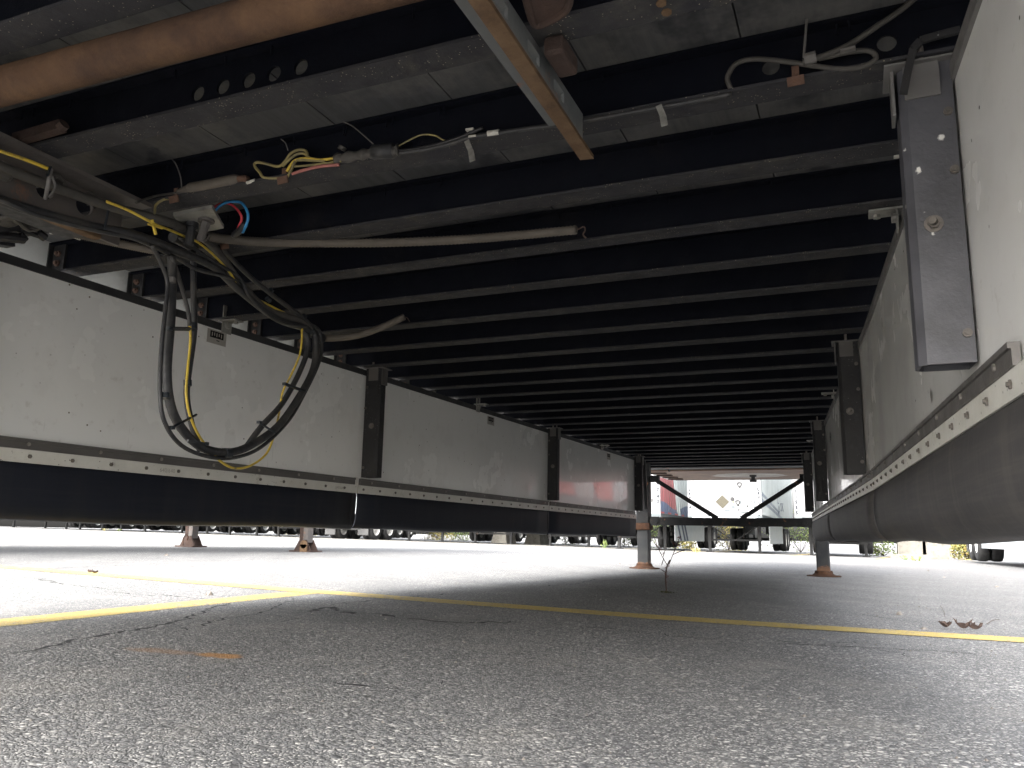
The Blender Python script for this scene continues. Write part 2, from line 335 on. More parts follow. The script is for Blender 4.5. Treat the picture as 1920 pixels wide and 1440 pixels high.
def asphalt(name, paint=None):
    t = NT(name); p = t.pos()
    def vor(scale, feat='F1'):
        v = t.n('ShaderNodeTexVoronoi', feature=feat); v.inputs['Scale'].default_value = scale; t.l(p, v.inputs['Vector']); return v
    v1, v2 = vor(125), vor(290)
    warp = p
    sx = t.n('ShaderNodeSeparateColor'); t.l(v1.outputs['Color'], sx.inputs[0])
    sx2 = t.n('ShaderNodeSeparateColor'); t.l(v2.outputs['Color'], sx2.inputs[0])
    ST = [(0., (.085, .086, .09)), (.3, (.14, .14, .141)), (.55, (.195, .195, .192)), (.78, (.28, .277, .265)), (.97, (.50, .488, .46))]
    def stones(fac):
        x = t.n('ShaderNodeValToRGB'); x.color_ramp.interpolation = 'LINEAR'; e = x.color_ramp.elements
        while len(e) < len(ST): e.new(.5)
        for i, (q, c) in enumerate(ST): e[i].position = q; e[i].color = (*c, 1)
        t.l(fac, x.inputs[0]); return x.outputs[0]
    big, small = stones(sx.outputs[0]), stones(sx2.outputs[1])
    isbig = t.ramp(sx.outputs[2], [(.60, 0.), (.64, 1.)])
    c = t.mix(isbig, small, big)
    # binder between the stones
    d = t.mix(isbig, v2.outputs['Distance'], v1.outputs['Distance'])
    gap = t.ramp(d, [(.40, 0.), (.66, 1.)])
    c = t.mix(t.math('MULTIPLY', gap, .85), c, (.045, .045, .047))
    # broad wear
    c = t.mix(t.ramp(t.noise(p, .9, 6, .65), [(.38, 0.), (.7, .4)]), c, (.13, .13, .13))
    c = t.mix(t.ramp(t.noise(p, 3.4, 6, .7), [(.52, 0.), (.75, .35)]), c, (.30, .285, .255))
    sp3 = t.n('ShaderNodeSeparateXYZ'); t.l(p, sp3.inputs[0])
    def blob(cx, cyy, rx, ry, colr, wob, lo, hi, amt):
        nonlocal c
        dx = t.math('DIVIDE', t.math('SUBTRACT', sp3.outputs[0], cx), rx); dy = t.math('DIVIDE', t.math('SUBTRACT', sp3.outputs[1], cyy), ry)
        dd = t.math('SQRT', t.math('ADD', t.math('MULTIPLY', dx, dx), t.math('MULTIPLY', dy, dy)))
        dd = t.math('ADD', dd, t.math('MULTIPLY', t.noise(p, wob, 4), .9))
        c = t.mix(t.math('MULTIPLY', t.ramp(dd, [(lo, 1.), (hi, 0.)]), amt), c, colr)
    if paint is None:
        blob(-1.27, 1.42, .14, .065, (.30, .145, .035), 22, .75, 1.6, .85)
        blob(-1.42, 1.40, .2, .07, (.24, .13, .06), 14, .75, 1.5, .5)
        blob(-.16, .78, .10, .06, (.24, .15, .09), 18, .7, 1.4, .3)
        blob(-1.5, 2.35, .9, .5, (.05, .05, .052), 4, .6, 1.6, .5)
    if paint:
        wear = t.ramp(t.math('ADD', t.noise(p, 45, 6, .75), t.math('MULTIPLY', t.noise(p, 3, 3), .35)), [(.70, 0.), (.82, 1.)])
        hole = t.math('MULTIPLY', gap, .35)
        c = t.mix(t.math('MAXIMUM', wear, hole), paint, c)
    t.l(c, t.b.inputs['Base Color'])
    t.l(t.ramp(t.noise(p, 200, 2), [(.3, .62), (.7, .9)]), t.b.inputs['Roughness'])
    t.b.inputs['Specular IOR Level'].default_value = .35
    hgt = t.math('SUBTRACT', 1.0, t.math('MULTIPLY', d, 1.1))
    hgt = t.math('ADD', hgt, t.math('MULTIPLY', sx.outputs[0], .5))
    b1 = t.bump(hgt, .65 if not paint else .45, .004)
    b2 = t.bump(t.noise(p, 14, 4), .3, .02, b1)
    t.l(b2, t.b.inputs['Normal']); return t.m
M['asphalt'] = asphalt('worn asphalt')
M['paint'] = asphalt('worn yellow paint on asphalt', (.44, .325, .085))

# ------------------------------------------------------------------ ground, painted lines, cracks
def ground():
    xs = [-900, -300, -120, -60, -40, -20, -8, -2, 4, 15, 60, 200, 900]; ys = [-900, -200, -40, -8, 0, 8, 20, 32, 45, 80, 200, 1200]
    m = MB(); m.add([(x, y, gz(x, y)) for y in ys for x in xs],
                    [(j*len(xs)+i, j*len(xs)+i+1, (j+1)*len(xs)+i+1, (j+1)*len(xs)+i) for j in range(len(ys)-1) for i in range(len(xs)-1)])
    return struct(obj('ground', m, M['asphalt']))
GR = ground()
def line_strip(pts, wd, name='painted_line', mat='paint', lift=.002, jit=0.0, n=14):
    """pts: (x,y) centre line on the ground"""
    m = MB(); rows = []; P = []
    for i in range(len(pts)-1):
        for k in range(n): t = k/n; P.append((pts[i][0]*(1-t)+pts[i+1][0]*t, pts[i][1]*(1-t)+pts[i+1][1]*t))
    P.append(pts[-1])
    for i, (x, y) in enumerate(P):
        a, b = P[max(i-1,0)], P[min(i+1,len(P)-1)]; dx, dy = b[0]-a[0], b[1]-a[1]; L = math.hypot(dx, dy); nx, ny = -dy/L, dx/L
        w1 = wd/2 + random.uniform(-jit, jit); w2 = wd/2 + random.uniform(-jit, jit)
        rows.append([(x+nx*w1, y+ny*w1, gz(x+nx*w1,y+ny*w1)+lift), (x-nx*w2, y-ny*w2, gz(x-nx*w2,y-ny*w2)+lift)])
    m.loft(rows); return struct(obj(name, m, M[mat]))
line_strip([(-9.5, 3.95), (-4.81, 3.45), (-2.35, 3.14), (-.75, 3.0), (-.38, 2.995), (.46, 3.05), (3, 3.25)], .17, jit=.004)
line_strip([(-1.95, -2.0), (-2.13, 1.55), (-2.195, 2.15), (-2.283, 3.04)], .15, lift=.0012, jit=.004)
for xx in (-31.3, -27.6, -24, -20.4, -16.7, -13.1, -9.4, -5.75, -2.1, 1.6):
    line_strip([(xx, 27.5), (xx, 40)], .14, lift=.004)
for a, b in (((1640, 1049), (1690, 1041)), ((1800, 1052), (1919, 1058))):
    pa, pb = onG(*a), onG(*b); line_strip([(pa.x, pa.y), (pb.x, pb.y)], .13, lift=.008)

def crack(pix, wd=.007, seed=0, jag=.018):
    rnd = random.Random(seed); G = [onG(*q) for q in pix]; P = []
    for i in range(len(G)-1):
        a, b = G[i], G[i+1]; n = max(3, int((b-a).length/.022)); px, py = -(b-a).y, (b-a).x; L = math.hypot(px, py)
        for k in range(n):
            t = k/n; o = (mnoise.noise(Vector((i*7+t*6, seed, 0)))*.06 + rnd.uniform(-jag, jag)*.6); o *= min(1, 4*(a.y)/3)
            P.append((a.x+(b.x-a.x)*t+px/L*o*.7, a.y+(b.y-a.y)*t+py/L*o*.7))
    m = MB(); rows = []
    for i, (x, y) in enumerate(P):
        a, b = P[max(i-1,0)], P[min(i+1,len(P)-1)]; dx, dy = b[0]-a[0], b[1]-a[1]; L = math.hypot(dx,dy) or 1; nx, ny = -dy/L, dx/L
        e = min(1, min(i, len(P)-1-i)/5); g = mnoise.noise(Vector((i*.37, seed*3.1, 1)))
        ww = wd*e*max(.10, .6+1.1*g+rnd.uniform(-.3,.3))
        rows.append([(x+nx*ww, y+ny*ww, gz(x,y)+.0006), (x-nx*ww, y-ny*ww, gz(x,y)+.0006)])
    m.loft(rows); o = obj('crack', m, M['crack'], GR); return o
CR = [([(0,1230),(60,1220),(150,1198),(260,1180),(340,1163),(400,1140),(440,1128)], .006), ([(330,1185),(420,1160),(490,1150),(560,1120)], .004),
      ([(560,1150),(620,1138),(640,1148),(700,1150),(760,1160),(860,1168),(1000,1166)], .009), ([(600,1136),(660,1130),(760,1120),(860,1112)], .004),
      ([(520,1168),(560,1160),(600,1162)], .006), ([(640,1146),(680,1152),(720,1150)], .012),
      ([(590,1275),(640,1282),(700,1287),(760,1292),(830,1287)], .0035), ([(760,1270),(830,1283),(900,1290)], .002),
      ([(1000,1166),(1150,1180),(1300,1196),(1420,1200)], .003), ([(1420,1205),(1600,1213),(1780,1222),(1900,1235)], .004),
      ([(1380,1195),(1500,1205),(1640,1216),(1760,1240)], .0025), ([(1180,1160),(1260,1164),(1380,1172)], .003),
      ([(0,1066),(60,1067),(150,1064),(230,1060),(330,1056)], .006), ([(60,1082),(120,1096),(220,1106)], .006), ([(180,1108),(300,1118),(400,1120)], .004),
      ([(280,1112),(380,1124),(440,1124)], .004), ([(1080,1092),(1180,1086),(1260,1082)], .004), ([(1000,1100),(1080,1095),(1120,1085)], .004),
      ([(1520,1208),(1620,1204),(1700,1212)], .002), ([(0,1038),(200,1046),(420,1052),(640,1042)], .006), ([(1600,1150),(1700,1165),(1800,1168)], .003),
      ([(900,1058),(980,1052),(1060,1050)], .008), ([(40,1262),(120,1258),(220,1250)], .002), ([(1040,1352),(1120,1340),(1240,1346)], .0014)]
for i, (pp, wd) in enumerate(CR): crack(pp, wd*1.35, i+1)

# loose grit
def grit():
    m = MB(); rnd = random.Random(5)
    for i in range(900):
        if i < 500: x, y = rnd.uniform(-2.2, .8), rnd.uniform(.75, 4.5)
        else: x, y = rnd.uniform(-9, 2), rnd.uniform(2.5, 14)
        r = rnd.uniform(.0012, .0035)*(1+.12*y); z = gz(x, y)
        vs = [(x+r*rnd.uniform(.7,1.3)*math.cos(a), y+r*rnd.uniform(.7,1.3)*math.sin(a), z) for a in (0,1.6,3.1,4.7)] + [(x+r*.2, y, z+r*rnd.uniform(.7,1.2))]
        m.add(vs, [(0,1,4),(1,2,4),(2,3,4),(3,0,4)])
    o = obj('grit', m, [M['boltd']], kind='stuff'); o['label'] = 'loose stone grit scattered over the grey asphalt under the trailer'; o['category'] = 'grit'
grit()
for i, (px, py, r) in enumerate([(80,1080,.022),(392,1116,.022),(1160,1058,.025),(1686,1153,.02),(1870,1101,.02),(1770,1083,.018),(1740,1070,.02),(560,1090,.02),(312,1042,.03),(1733,1180,.012)]):
    g = onG(px, py); m = MB(); rnd = random.Random(i)
    m.add([(r*rnd.uniform(.7,1.3)*math.cos(a), r*rnd.uniform(.5,1)*math.sin(a), 0) for a in (0,1,2,3,4,5)] + [(r*.4*math.cos(a), r*.4*math.sin(a), r*rnd.uniform(.5,.8)) for a in (0,2,4)],
          [(0,1,6),(1,7,6),(1,2,7),(2,3,7),(3,8,7),(3,4,8),(4,5,8),(5,6,8),(5,0,6),(6,7,8)])
    o = obj('pebble', m, M['boltd'], loc=(g.x, g.y, gz(g.x, g.y)))
    tag(o, ['dark pebble left of the yellow line crossing, near the photo edge', 'dark pebble between the two yellow lines', 'dark pebble left of the round leg foot on sunlit asphalt',
            'dark pebble just above the yellow line left of the dry leaf', 'dark pebble far right on the bright asphalt above the dry leaf', 'small dark pebble above and left of the dry leaf',
            'small dark pebble on bright asphalt near the right landing leg', 'dark pebble just above where the yellow lines meet', 'dark pebble below the neighbouring trailer foot', 'tiny pebble touching the yellow line left of the leaf'][i], 'pebble', 'pebbles on the asphalt')

# ------------------------------------------------------------------ the trailer overhead
TB = 1.096                      # underside of the crossmembers
Y0, PITCHX = 1.4107, .305
XL_, XR_ = -2.295, .262
T = thing('semi_trailer', 'black-framed van trailer with white side skirts filling the view overhead', 'trailer', (-1.02, 5.5, 0))
def part(name, mb, mat, label=None, parent=None, **k): return obj(name, mb, M[mat] if isinstance(mat, str) else mat, parent or T, label=label, **k)

def web_with_holes(m, x0, x1, z0, z1, y, holes, r, th=.006):
    xs = sorted(holes); cur = x0; half = (z1-z0)/2
    def quad(a, b):
        m.box(a, b, y-th/2, y+th/2, z0, z1)
    for (hx, hz) in xs:
        s_ = min(half*.9, r*1.5)
        quad(cur, hx-s_); cur = hx+s_
        N = 16; 
        for yy in (y-th/2, y+th/2):
            ring = [(hx+r*math.cos(2*math.pi*i/N), yy, hz+r*math.sin(2*math.pi*i/N)) for i in range(N)]
            outer = []
            for i in range(N):
                a = 2*math.pi*i/N; c, s2 = math.cos(a), math.sin(a); k = 1/max(abs(c), abs(s2))
                X = hx+s_*max(-1, min(1, c*k)); Zt = s2*k
                outer.append((X, yy, (z1 if Zt > 0 else z0) if abs(Zt) > .99 else hz+(z1-hz if Zt > 0 else hz-z0)*Zt))
            m.add(ring+outer, [(i, (i+1)%N, N+(i+1)%N, N+i) for i in range(N)])
        ra = [(hx+r*math.cos(2*math.pi*i/N), y-th/2, hz+r*math.sin(2*math.pi*i/N)) for i in range(N)]
        rb = [(p[0], y+th/2, p[2]) for p in ra]
        m.add(ra+rb, [(i, (i+1)%N, N+(i+1)%N, N+i) for i in range(N)])
    quad(cur, x1)

FL = 1.198                      # underside of the floor boards
def crossmember(k, mesh=None, holes=()):
    Yk = Y0 + k*PITCHX
    if mesh is None:
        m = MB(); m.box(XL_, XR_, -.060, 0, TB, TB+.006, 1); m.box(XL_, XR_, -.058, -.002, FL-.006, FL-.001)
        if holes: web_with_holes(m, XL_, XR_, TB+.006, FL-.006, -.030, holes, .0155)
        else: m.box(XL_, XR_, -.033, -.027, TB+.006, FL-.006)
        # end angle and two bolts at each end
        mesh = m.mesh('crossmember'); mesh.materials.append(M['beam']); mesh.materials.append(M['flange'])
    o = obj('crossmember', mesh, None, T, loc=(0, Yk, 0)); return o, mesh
cm_mesh = None
clip = MB(); clip.box(0, .055, -.042, -.034, TB+.008, FL-.004); clip.box(0, .004, -.058, -.042, TB+.006, FL-.004)
clip_mesh = clip.mesh('end_clip'); clip_mesh.materials.append(M['rail_black'])
bl = MB(); bl.cyl((0,0,0), (0,-.006,0), .0105, 6); bl.cyl((0,-.006,0), (0,-.013,0), .006, 8); bl_mesh = bl.mesh('bolt'); bl_mesh.materials.append(M['boltr'])
rs = random.Random(3)
for k in range(-6, 26):
    holes = ()
    if k == -1: holes = [(-1.123,1.143),(-1.062,1.144),(-1.001,1.144),(-.943,1.144),(-.883,1.144)]
    if k == 0: holes = [(-.101,1.144),(.086,1.146)]
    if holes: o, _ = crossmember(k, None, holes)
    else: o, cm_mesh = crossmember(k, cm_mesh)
    if k >= -1:
        for sx, x in ((1, XL_), (-1, XR_)):
            if sx < 0 and k < 2: continue
            c = obj('end_clip', clip_mesh, None, o, loc=(x if sx > 0 else x-.055, Y0+k*PITCHX, 0))
            for dz in (.035, .066):
                if k < 12: obj('bolt', bl_mesh, None, o, loc=(x+(.03 if sx > 0 else -.03), Y0+k*PITCHX-.043, TB+dz))
    if -4 <= k <= 5:
        m = MB(); x = -2.15
        while x < .15:
            for _ in range(rs.choice((1, 1, 2))):
                xx = x+rs.uniform(-.03, .03); yy = rs.choice((-.050, -.046, -.012))
                m.cyl((xx, yy, FL-.007), (xx+rs.uniform(-.003,.003), yy, FL-.026), .0028, 6, .0016)
            x += rs.uniform(.10, .17)
        m.v = [(a, b+Y0+k*PITCHX, c) for a, b, c in m.v]
        q = obj('floor_screws', m, M['beam'], o, kind='stuff')
# floor boards, ship-lapped, along the trailer
x = -.148-.2875*8; n = 0
while x < .2:
    x1 = x+.2875; m = MB(); off = random.uniform(-.0015, .0015)
    m.box(max(x, -2.29)+.0016, min(x1, .26)-.0016, -.7, 9.3, FL+off+.0005, FL+.03)
    part('floor_board', m, 'board'); x = x1
# lap lines darker behind the joints
m = MB(); m.box(-2.29, .26, -.7, 9.3, FL+.0305, FL+.034); part('floor_top', m, 'dark')
# small pale floor board patches / tape seen beside the flange on the right
for px, py, ww in ((1690, 291, .016),):
    p = onZ(px, py, FL-.002); m = MB(); m.box(p.x-ww, p.x+ww, p.y-.006, p.y+.006, FL-.006, FL-.001); part('tape_patch', m, 'white')
# side rails and the box above
for x, s in ((-2.318, 1), (.270, -1)):
    m = MB(); m.box(x-.004*(s<0), x+.004*(s>0)+.0, -.7, 10.95, TB+.004, TB+.22); m.box(min(x, x-s*.02), max(x, x-s*.02), -.7, 10.95, TB+.0, TB+.004)
    part('side_rail', m, 'alu')
m = MB(); m.box(-2.325, .285, -.7, 10.97, 1.32, 4.05); part('box_body', m, 'wall')
# front: last frame member, cross tube, coupler plate, kingpin
m = MB(); m.box(-2.25, .2, 9.10, 9.20, TB, TB+.012); m.box(-2.25, .2, 9.14, 9.15, TB+.012, 1.30); part('frame_rail', m, 'greyplate')
m = MB(); m.cyl((-2.22, 9.33, 1.125), (.2, 9.33, 1.125), .028, 12); part('cross_tube', m, 'dark', smooth=False)
for xx_ in (-2.0, -.30): m = MB(); m.cyl((xx_, 9.33, 1.125), (xx_+.015, 9.33, 1.125), .05, 12); part('tube_collar', m, 'dark')
m = MB(); m.box(-2.28, .24, 9.47, 10.93, TB-.002, TB+.05); CP = part('coupler_plate', m, 'coupler', bevel=.004)
m = MB(); m.box(-2.28, .24, 9.40, 9.468, TB+.012, TB+.2); part('coupler_channel', m, 'beamrust')
m = MB(); m.box(-2.25, .22, 10.932, 10.965, TB-.006, TB+.24); part('front_sill', m, 'greyplate')
for i in range(4):
    m = MB(); m.box(-2.285, -2.10, 9.62+i*.33, 9.70+i*.33, TB-.016, TB-.004); part('edge_rib', m, 'rust')
kp = onY(1412, 895, 10.2)
m = MB(); m.cyl((kp.x, 10.2, TB), (kp.x, 10.2, TB-.025), .042, 16); m.cyl((kp.x, 10.2, TB-.025), (kp.x, 10.2, TB-.06), .026, 16); m.cyl((kp.x, 10.2, TB-.06), (kp.x, 10.2, TB-.085), .042, 16)
part('kingpin', m, 'dark')

# slider rails and the rusty suspension tube
m = MB(); m.box(-1.66, -1.535, -.75, 1.36, TB-.012, TB-.002); part('slider_rail', m, 'railsteel')
SL = [o for o in T.children if o.name.startswith('slider_rail')][0]
m = MB()
class _:pass
hx = [(p.y, 1.045) for p in (onX(5,320,-1.6), onX(83,350,-1.6), onX(157,380,-1.6))]
mm = MB(); web_with_holes(mm, -.75, 1.33, .985, TB-.012, 0, hx, .022, .008); mm.v = [(-1.6+y, x, z) for x, y, z in mm.v]
obj('web', mm, M['railsteel'], SL)
m = MB(); m.box(-1.597, -1.572, -.75, 1.262, .974, .985); obj('lower_flange', m, M['orange'], SL, bevel=.003)
m = MB(); m.box(-1.66, -1.598, -.75, 1.24, .978, .985); obj('inner_flange', m, M['dark'], SL)
# right slider rail: slotted top plate + rusty bottom fin
m = MB(); m.box(-.503, -.47, -.75, 1.335, TB-.010, TB-.002)
m.box(-.472, -.44, -.75, 1.33, TB-.010, TB-.002)
SR = part('slider_rail', m, 'greyplate')
def slot_web():
    m = MB(); y = -2.8; X0, X1, za, zb = -.440, -.434, 1.046, TB-.001
    for c in (.60, .78, .95, 1.08, 1.20):
        m.box(X0, X1, y, c-.026, za, zb); m.box(X0, X1, c-.026, c+.026, za, za+.014); m.box(X0, X1, c-.026, c+.026, zb-.014, zb); y = c+.026
    m.box(X0, X1, y, 1.33, za, zb); return m
obj('slotted_web', slot_web(), M['greyplate'], SR)
m = MB(); m.loft([[(-.452,-.75,1.03),(-.426,-.75,1.03),(-.426,-.75,1.038),(-.452,-.75,1.038)], [(-.452,.9,1.034),(-.426,.9,1.034),(-.426,.9,1.042),(-.452,.9,1.042)], [(-.462,1.40,1.040),(-.436,1.405,1.040),(-.436,1.405,1.048),(-.462,1.40,1.048)]], closed=True)
m.add([(-.462,1.40,1.040),(-.436,1.405,1.040),(-.436,1.405,1.048),(-.462,1.40,1.048)], [(0,1,2,3)]); obj('bottom_flange', m, M['orange'], SR)
# u-shaped rusty bracket and lug on the right of that rail
m = MB(); a = [onZ(p[0], p[1], 1.075) for p in ((985,-6),(1002,45),(1030,40),(1062,18),(1070,-12))]; m.tube(a, .006, 8); m.add([tuple(q) for q in a], [(0,1,2,3,4)]); part('bracket', m, 'rust')
p = onZ(1055, 95, TB-.004); m = MB(); m.box(p.x-.017, p.x+.017, p.y-.045, p.y+.03, TB-.035, TB-.003); part('lug', m, 'rust', bevel=.006)
for px, py in ((1240, 8), (1250, 25)):
    p = onZ(px, py, TB-.003); m = MB(); m.cyl((p.x, p.y, TB-.003), (p.x, p.y, TB+.002), .008, 7); part('weld_spot', m, 'orange')
m = MB(); m.tube([(-1.66, .80, 1.045), (-1.0, .815, 1.045), (-.47, .825, 1.045)], .031, 16, sub=4); part('suspension_tube', m, 'beamrust', smooth=True)
# lug bracket behind the left rail
p = onY(95, 245, 1.0); m = MB(); m.bar(onY(30, 262, 1.03), onY(118, 236, 1.03), .02, .02); m.cyl(onY(112,240,1.02), onY(121,232,1.02), .011, 10); part('hanger_bolt', m, 'rust')

# ------------------------------------------------------------------ side skirts
def polyS(pts):
    def f(y):
        if y <= pts[0][1]: a, b = pts[0], pts[1]
        elif y >= pts[-1][1]: a, b = pts[-2], pts[-1]
        else:
            for a, b in zip(pts, pts[1:]):
                if a[1] <= y <= b[1]: break
        return a[0] + (b[0]-a[0])*(y-a[1])/(b[1]-a[1])
    return f
SLf = polyS([(-2.2491, 0), (-1.962, 7.8)])
SRf = polyS([(.272, .1), (.197, 1.13), (.058, 3.1), (-.165, 5.5), (-.40, 8.1)])
def skirt(F, s, ys, y_panel0, posts, rub, railm, topz=1.058):
    """s=+1: inner side faces +X (left skirt)"""
    def bx(m, y0, y1, o0, o1, z0, z1, n=1):
        rows = []
        for i in range(n+1):
            y = y0+(y1-y0)*i/n; x = F(y)
            rows.append([(x+s*o0, y, z0), (x+s*o1, y, z0), (x+s*o1, y, z1), (x+s*o0, y, z1)])
        m.loft(rows, closed=True); m.add(rows[0], [(0,1,2,3)]); m.add(rows[-1], [(3,2,1,0)])
    for i, (a, b) in enumerate(zip(ys, ys[1:])):
        pa = y_panel0 if i == 0 else a+.003
        m = MB(); bx(m, pa if i == 0 else a, b-.0006, -.012, 0, .502, topz+.004)
        P = part('skirt_panel', m, 'panel')
        m = MB(); bx(m, pa, b-.003, -.016, .007, topz-.002, topz+.024); part('skirt_top_rail', m, railm)
        ea = a+.012; eb = b-.03
        m = MB(); bx(m, ea, eb, .002, .012, .538, .568); bx(m, ea, eb, .012, .016, .560, .568); Fo = part('skirt_lower_rail', m, 'flange_brown')
        m = MB(); bx(m, (a-.11 if (i == 0 and s < 0) else a+.004), b-.006, .001, .009, .500, .5375)
        if i: bx(m, a-.0255, a-.0085, .001, .010, .535, .572)
        St = part('skirt_strip', m, 'strip')
        # fasteners
        y = a+.10; k = 0
        while y < b-.04:
            mb = MB(); x = F(y); mb.cyl((x+s*.012, y, .553), (x+s*.0155, y, .553), .0055, 8); obj('rivet', mb, M['bolt'], Fo)
            y += .235
        y = a+.04
        while y < b-.03:
            mb = MB(); x = F(y); mb.cyl((x+s*.009, y, .519), (x+s*.012, y, .519), .0065, 6); mb.cyl((x+s*.012, y, .519), (x+s*.015, y, .519), .0035, 8); obj('nut', mb, M['boltd'], St)
            y += .135
        # rubber flap
        m = MB(); rows = []; N = 10; a0 = a; a = a-.11 if (i == 0 and s < 0) else a
        prof = ([(0,.502), (.004,.488), (.004,.46), (.003,.42), (.001,.385), (-.004,.358), (-.014,.343), (-.028,.339)] if s > 0 else [(0,.502), (.006,.488), (.010,.46), (.010,.42), (.007,.385), (-.003,.355), (-.022,.333), (-.048,.325)])
        for j in range(N+1):
            y = a+(b-a)*j/N+(.003 if j == 0 else 0)-(.006 if j == N else 0)
            wv = .004*math.sin(j*1.7+i*2+s)
            rows.append([(F(y)+s*(o+wv*(.502-z)*6), y, z+.004*math.sin(j+i)*(z < .36)) for o, z in prof])
        if i == 0 and s < 0:      # the rear corner of the flap is cut round
            rows = [[(F(a+dy)+s*o, a+dy, max(z, ct)) for o, z in prof] for ct, dy in ((.47, 0), (.42, .05), (.375, .11), (.345, .18))] + [r for r in rows if r[0][1] > a+.2]
        m.loft(rows); o = part('rubber_flap', m, rub, smooth=True)
        sm = o.modifiers.new('thickness', 'SOLIDIFY'); sm.thickness = .006; sm.offset = 0
        a = a0
        # overlap seam
        if i:
            mb = MB(); y = a-.055; x = F(y); mb.loft([[(F(y)+s*(.017), y+d, z) for d in (-w_, w_)] for z, w_ in ((.495,.004),(.47,.009),(.42,.012),(.38,.009),(.355,.003))]); obj('seam_gap', mb, M['crack'], o)
    for i, (py, splat, wd) in enumerate(posts):
        x = F(py); m = MB(); h = wd/2; d0, d1 = (.046 if splat else .056), .004
        z0, z1 = (.590 if splat else .575), TB-.004
        d0 = wd; h = .030; c = .011; th = .005
        out = [(d1, -h), (d0-c, -h), (d0, -h+c), (d0, h-c), (d0-c, h), (d1, h)]
        inn = [(d1, -h+th), (d0-c-.002, -h+th), (d0-th, -h+c+.002), (d0-th, h-c-.002), (d0-c-.002, h-th), (d1, h-th)]
        n = len(out)
        for z in (z0, z1):
            for ring in (out, inn): m.v += [(F(py+b_)+s*a_, py+b_, z) for a_, b_ in ring]
        for k in range(n):
            k2 = (k+1) % n
            m.f += [(k, k2, 2*n+k2, 2*n+k), (n+k, 3*n+k, 3*n+k2, n+k2), (k, n+k, n+k2, k2), (2*n+k, 2*n+k2, 3*n+k2, 3*n+k)]; m.m += [0]*4
        o = part('skirt_post', m, 'postsplat' if splat else 'post')
        xc = x+s*d0*.55; yf = py-h
        b_ = MB(); b_.cyl((xc, yf, .815), (xc, yf-.002, .815), .014, 16); b_.cyl((xc, yf-.002, .815), (xc, yf-.008, .815), .009, 6); b_.cyl((xc, yf-.008, .815), (xc+s*.003, yf-.018, .815), .006, 10)
        obj('bolt', b_, M['boltd'], o)
        for zz, xo in ((z0+.045, .012), (.90, .010), (1.0, .012)):
            b_ = MB(); b_.cyl((x+s*xo, yf, zz), (x+s*xo, yf-.005, zz), .007, 8); b_.cyl((x+s*xo, yf-.005, zz), (x+s*xo, yf-.008, zz), .004, 8); obj('bolt', b_, M['boltd'], o)
        # top bracket hooked over the crossmember flange
        b_ = MB(); X0, X1 = sorted((x-s*.01, x+s*(d0+.018)))
        b_.box(X0, X1, py-.045, py+.045, TB-.006, TB-.0025)
        X0, X1 = sorted((x+s*(d0+.004), x+s*(d0+.009))); b_.box(X0, X1, py-.026, py+.02, TB-.085, TB-.006)
        X0, X1 = sorted((x+s*.02, x+s*(d0-.010))); b_.box(X0, X1, py-h-.005, py-h-.001, TB-.065, TB-.006)
        o2 = obj('top_bracket', b_, M['rail_grey'] if splat else M['flange_brown'], o)
        for dy in (-.038, .038): b_ = MB(); b_.cyl((x+s*.045, py+dy, TB-.001), (x+s*.045, py+dy, TB+.022), .005, 8); obj('stud', b_, M['boltd'], o)
skirt(SLf, 1, [1.02, 3.19, 5.50, 7.66], .62, [(1.33, 0, .082), (3.245, 0, .082), (5.50, 0, .075), (7.66, 0, .075)], 'rubber', 'rail_black')
skirt(SRf, -1, [1.13, 3.10, 5.50, 8.05], .62, [(1.40, 1, .082), (3.38, 0, .080), (5.62, 0, .078), (7.70, 0, .078)], 'rubber_lit', 'rail_grey')
m = MB(); ps = [onY(x_, y_, 1.345) for x_, y_ in ((1694,176),(1703,130),(1712,92),(1726,76),(1760,66),(1800,56))]
for a_, b_ in zip(ps, ps[1:]): m.bar(a_, b_, .012, .006, (0,1,0))
part('hook_strap', m, 'post')
# end returns of the skirts at the landing gear
for F, s, ye in ((SLf, 1, 7.72), (SRf, -1, 8.10)):
    m = MB(); x = F(ye); m.loft([[(x+s*.0, ye, .58), (x-s*.035, ye+.24, .58)], [(x+s*0, ye, TB-.05), (x-s*.05, ye+.30, TB-.02)]]); o = part('skirt_return', m, 'panel')
    sm = o.modifiers.new('thickness', 'SOLIDIFY'); sm.thickness = .008
    m = MB(); m.bar((x+s*.02, ye+.30, .60), (x+s*.0, ye+.30, TB-.01), .03, .03, (0,1,0)); part('return_bracket', m, 'rail_black')
# small slotted hanger brackets between the posts
for F, s, y in ((SLf, 1, 2.30), (SLf, 1, 4.35), (SLf, 1, 6.65), (SRf, -1, 2.02), (SRf, -1, 4.55), (SRf, -1, 6.7)):
    x = F(y); m = MB(); X = x+s*.012
    for z0, z1, a, b in ((TB-.05, TB+.055, -.024, -.010), (TB-.05, TB+.055, .010, .024), (TB+.035, TB+.055, -.010, .010), (TB-.05, TB-.005, -.010, .010)):
        m.box(min(X, X+s*.004), max(X, X+s*.004), y+a, y+b, z0, z1)
    m.box(min(x, x+s*.075), max(x, x+s*.075), y-.03, y+.02, TB-.008, TB-.003); m.cyl((X+s*.045, y, TB-.008), (X+s*.045, y, TB-.016), .009, 6); m.cyl((X, y, TB-.02), (X+s*.014, y, TB-.02), .012, 10)
    part('hanger_bracket', m, 'galv')
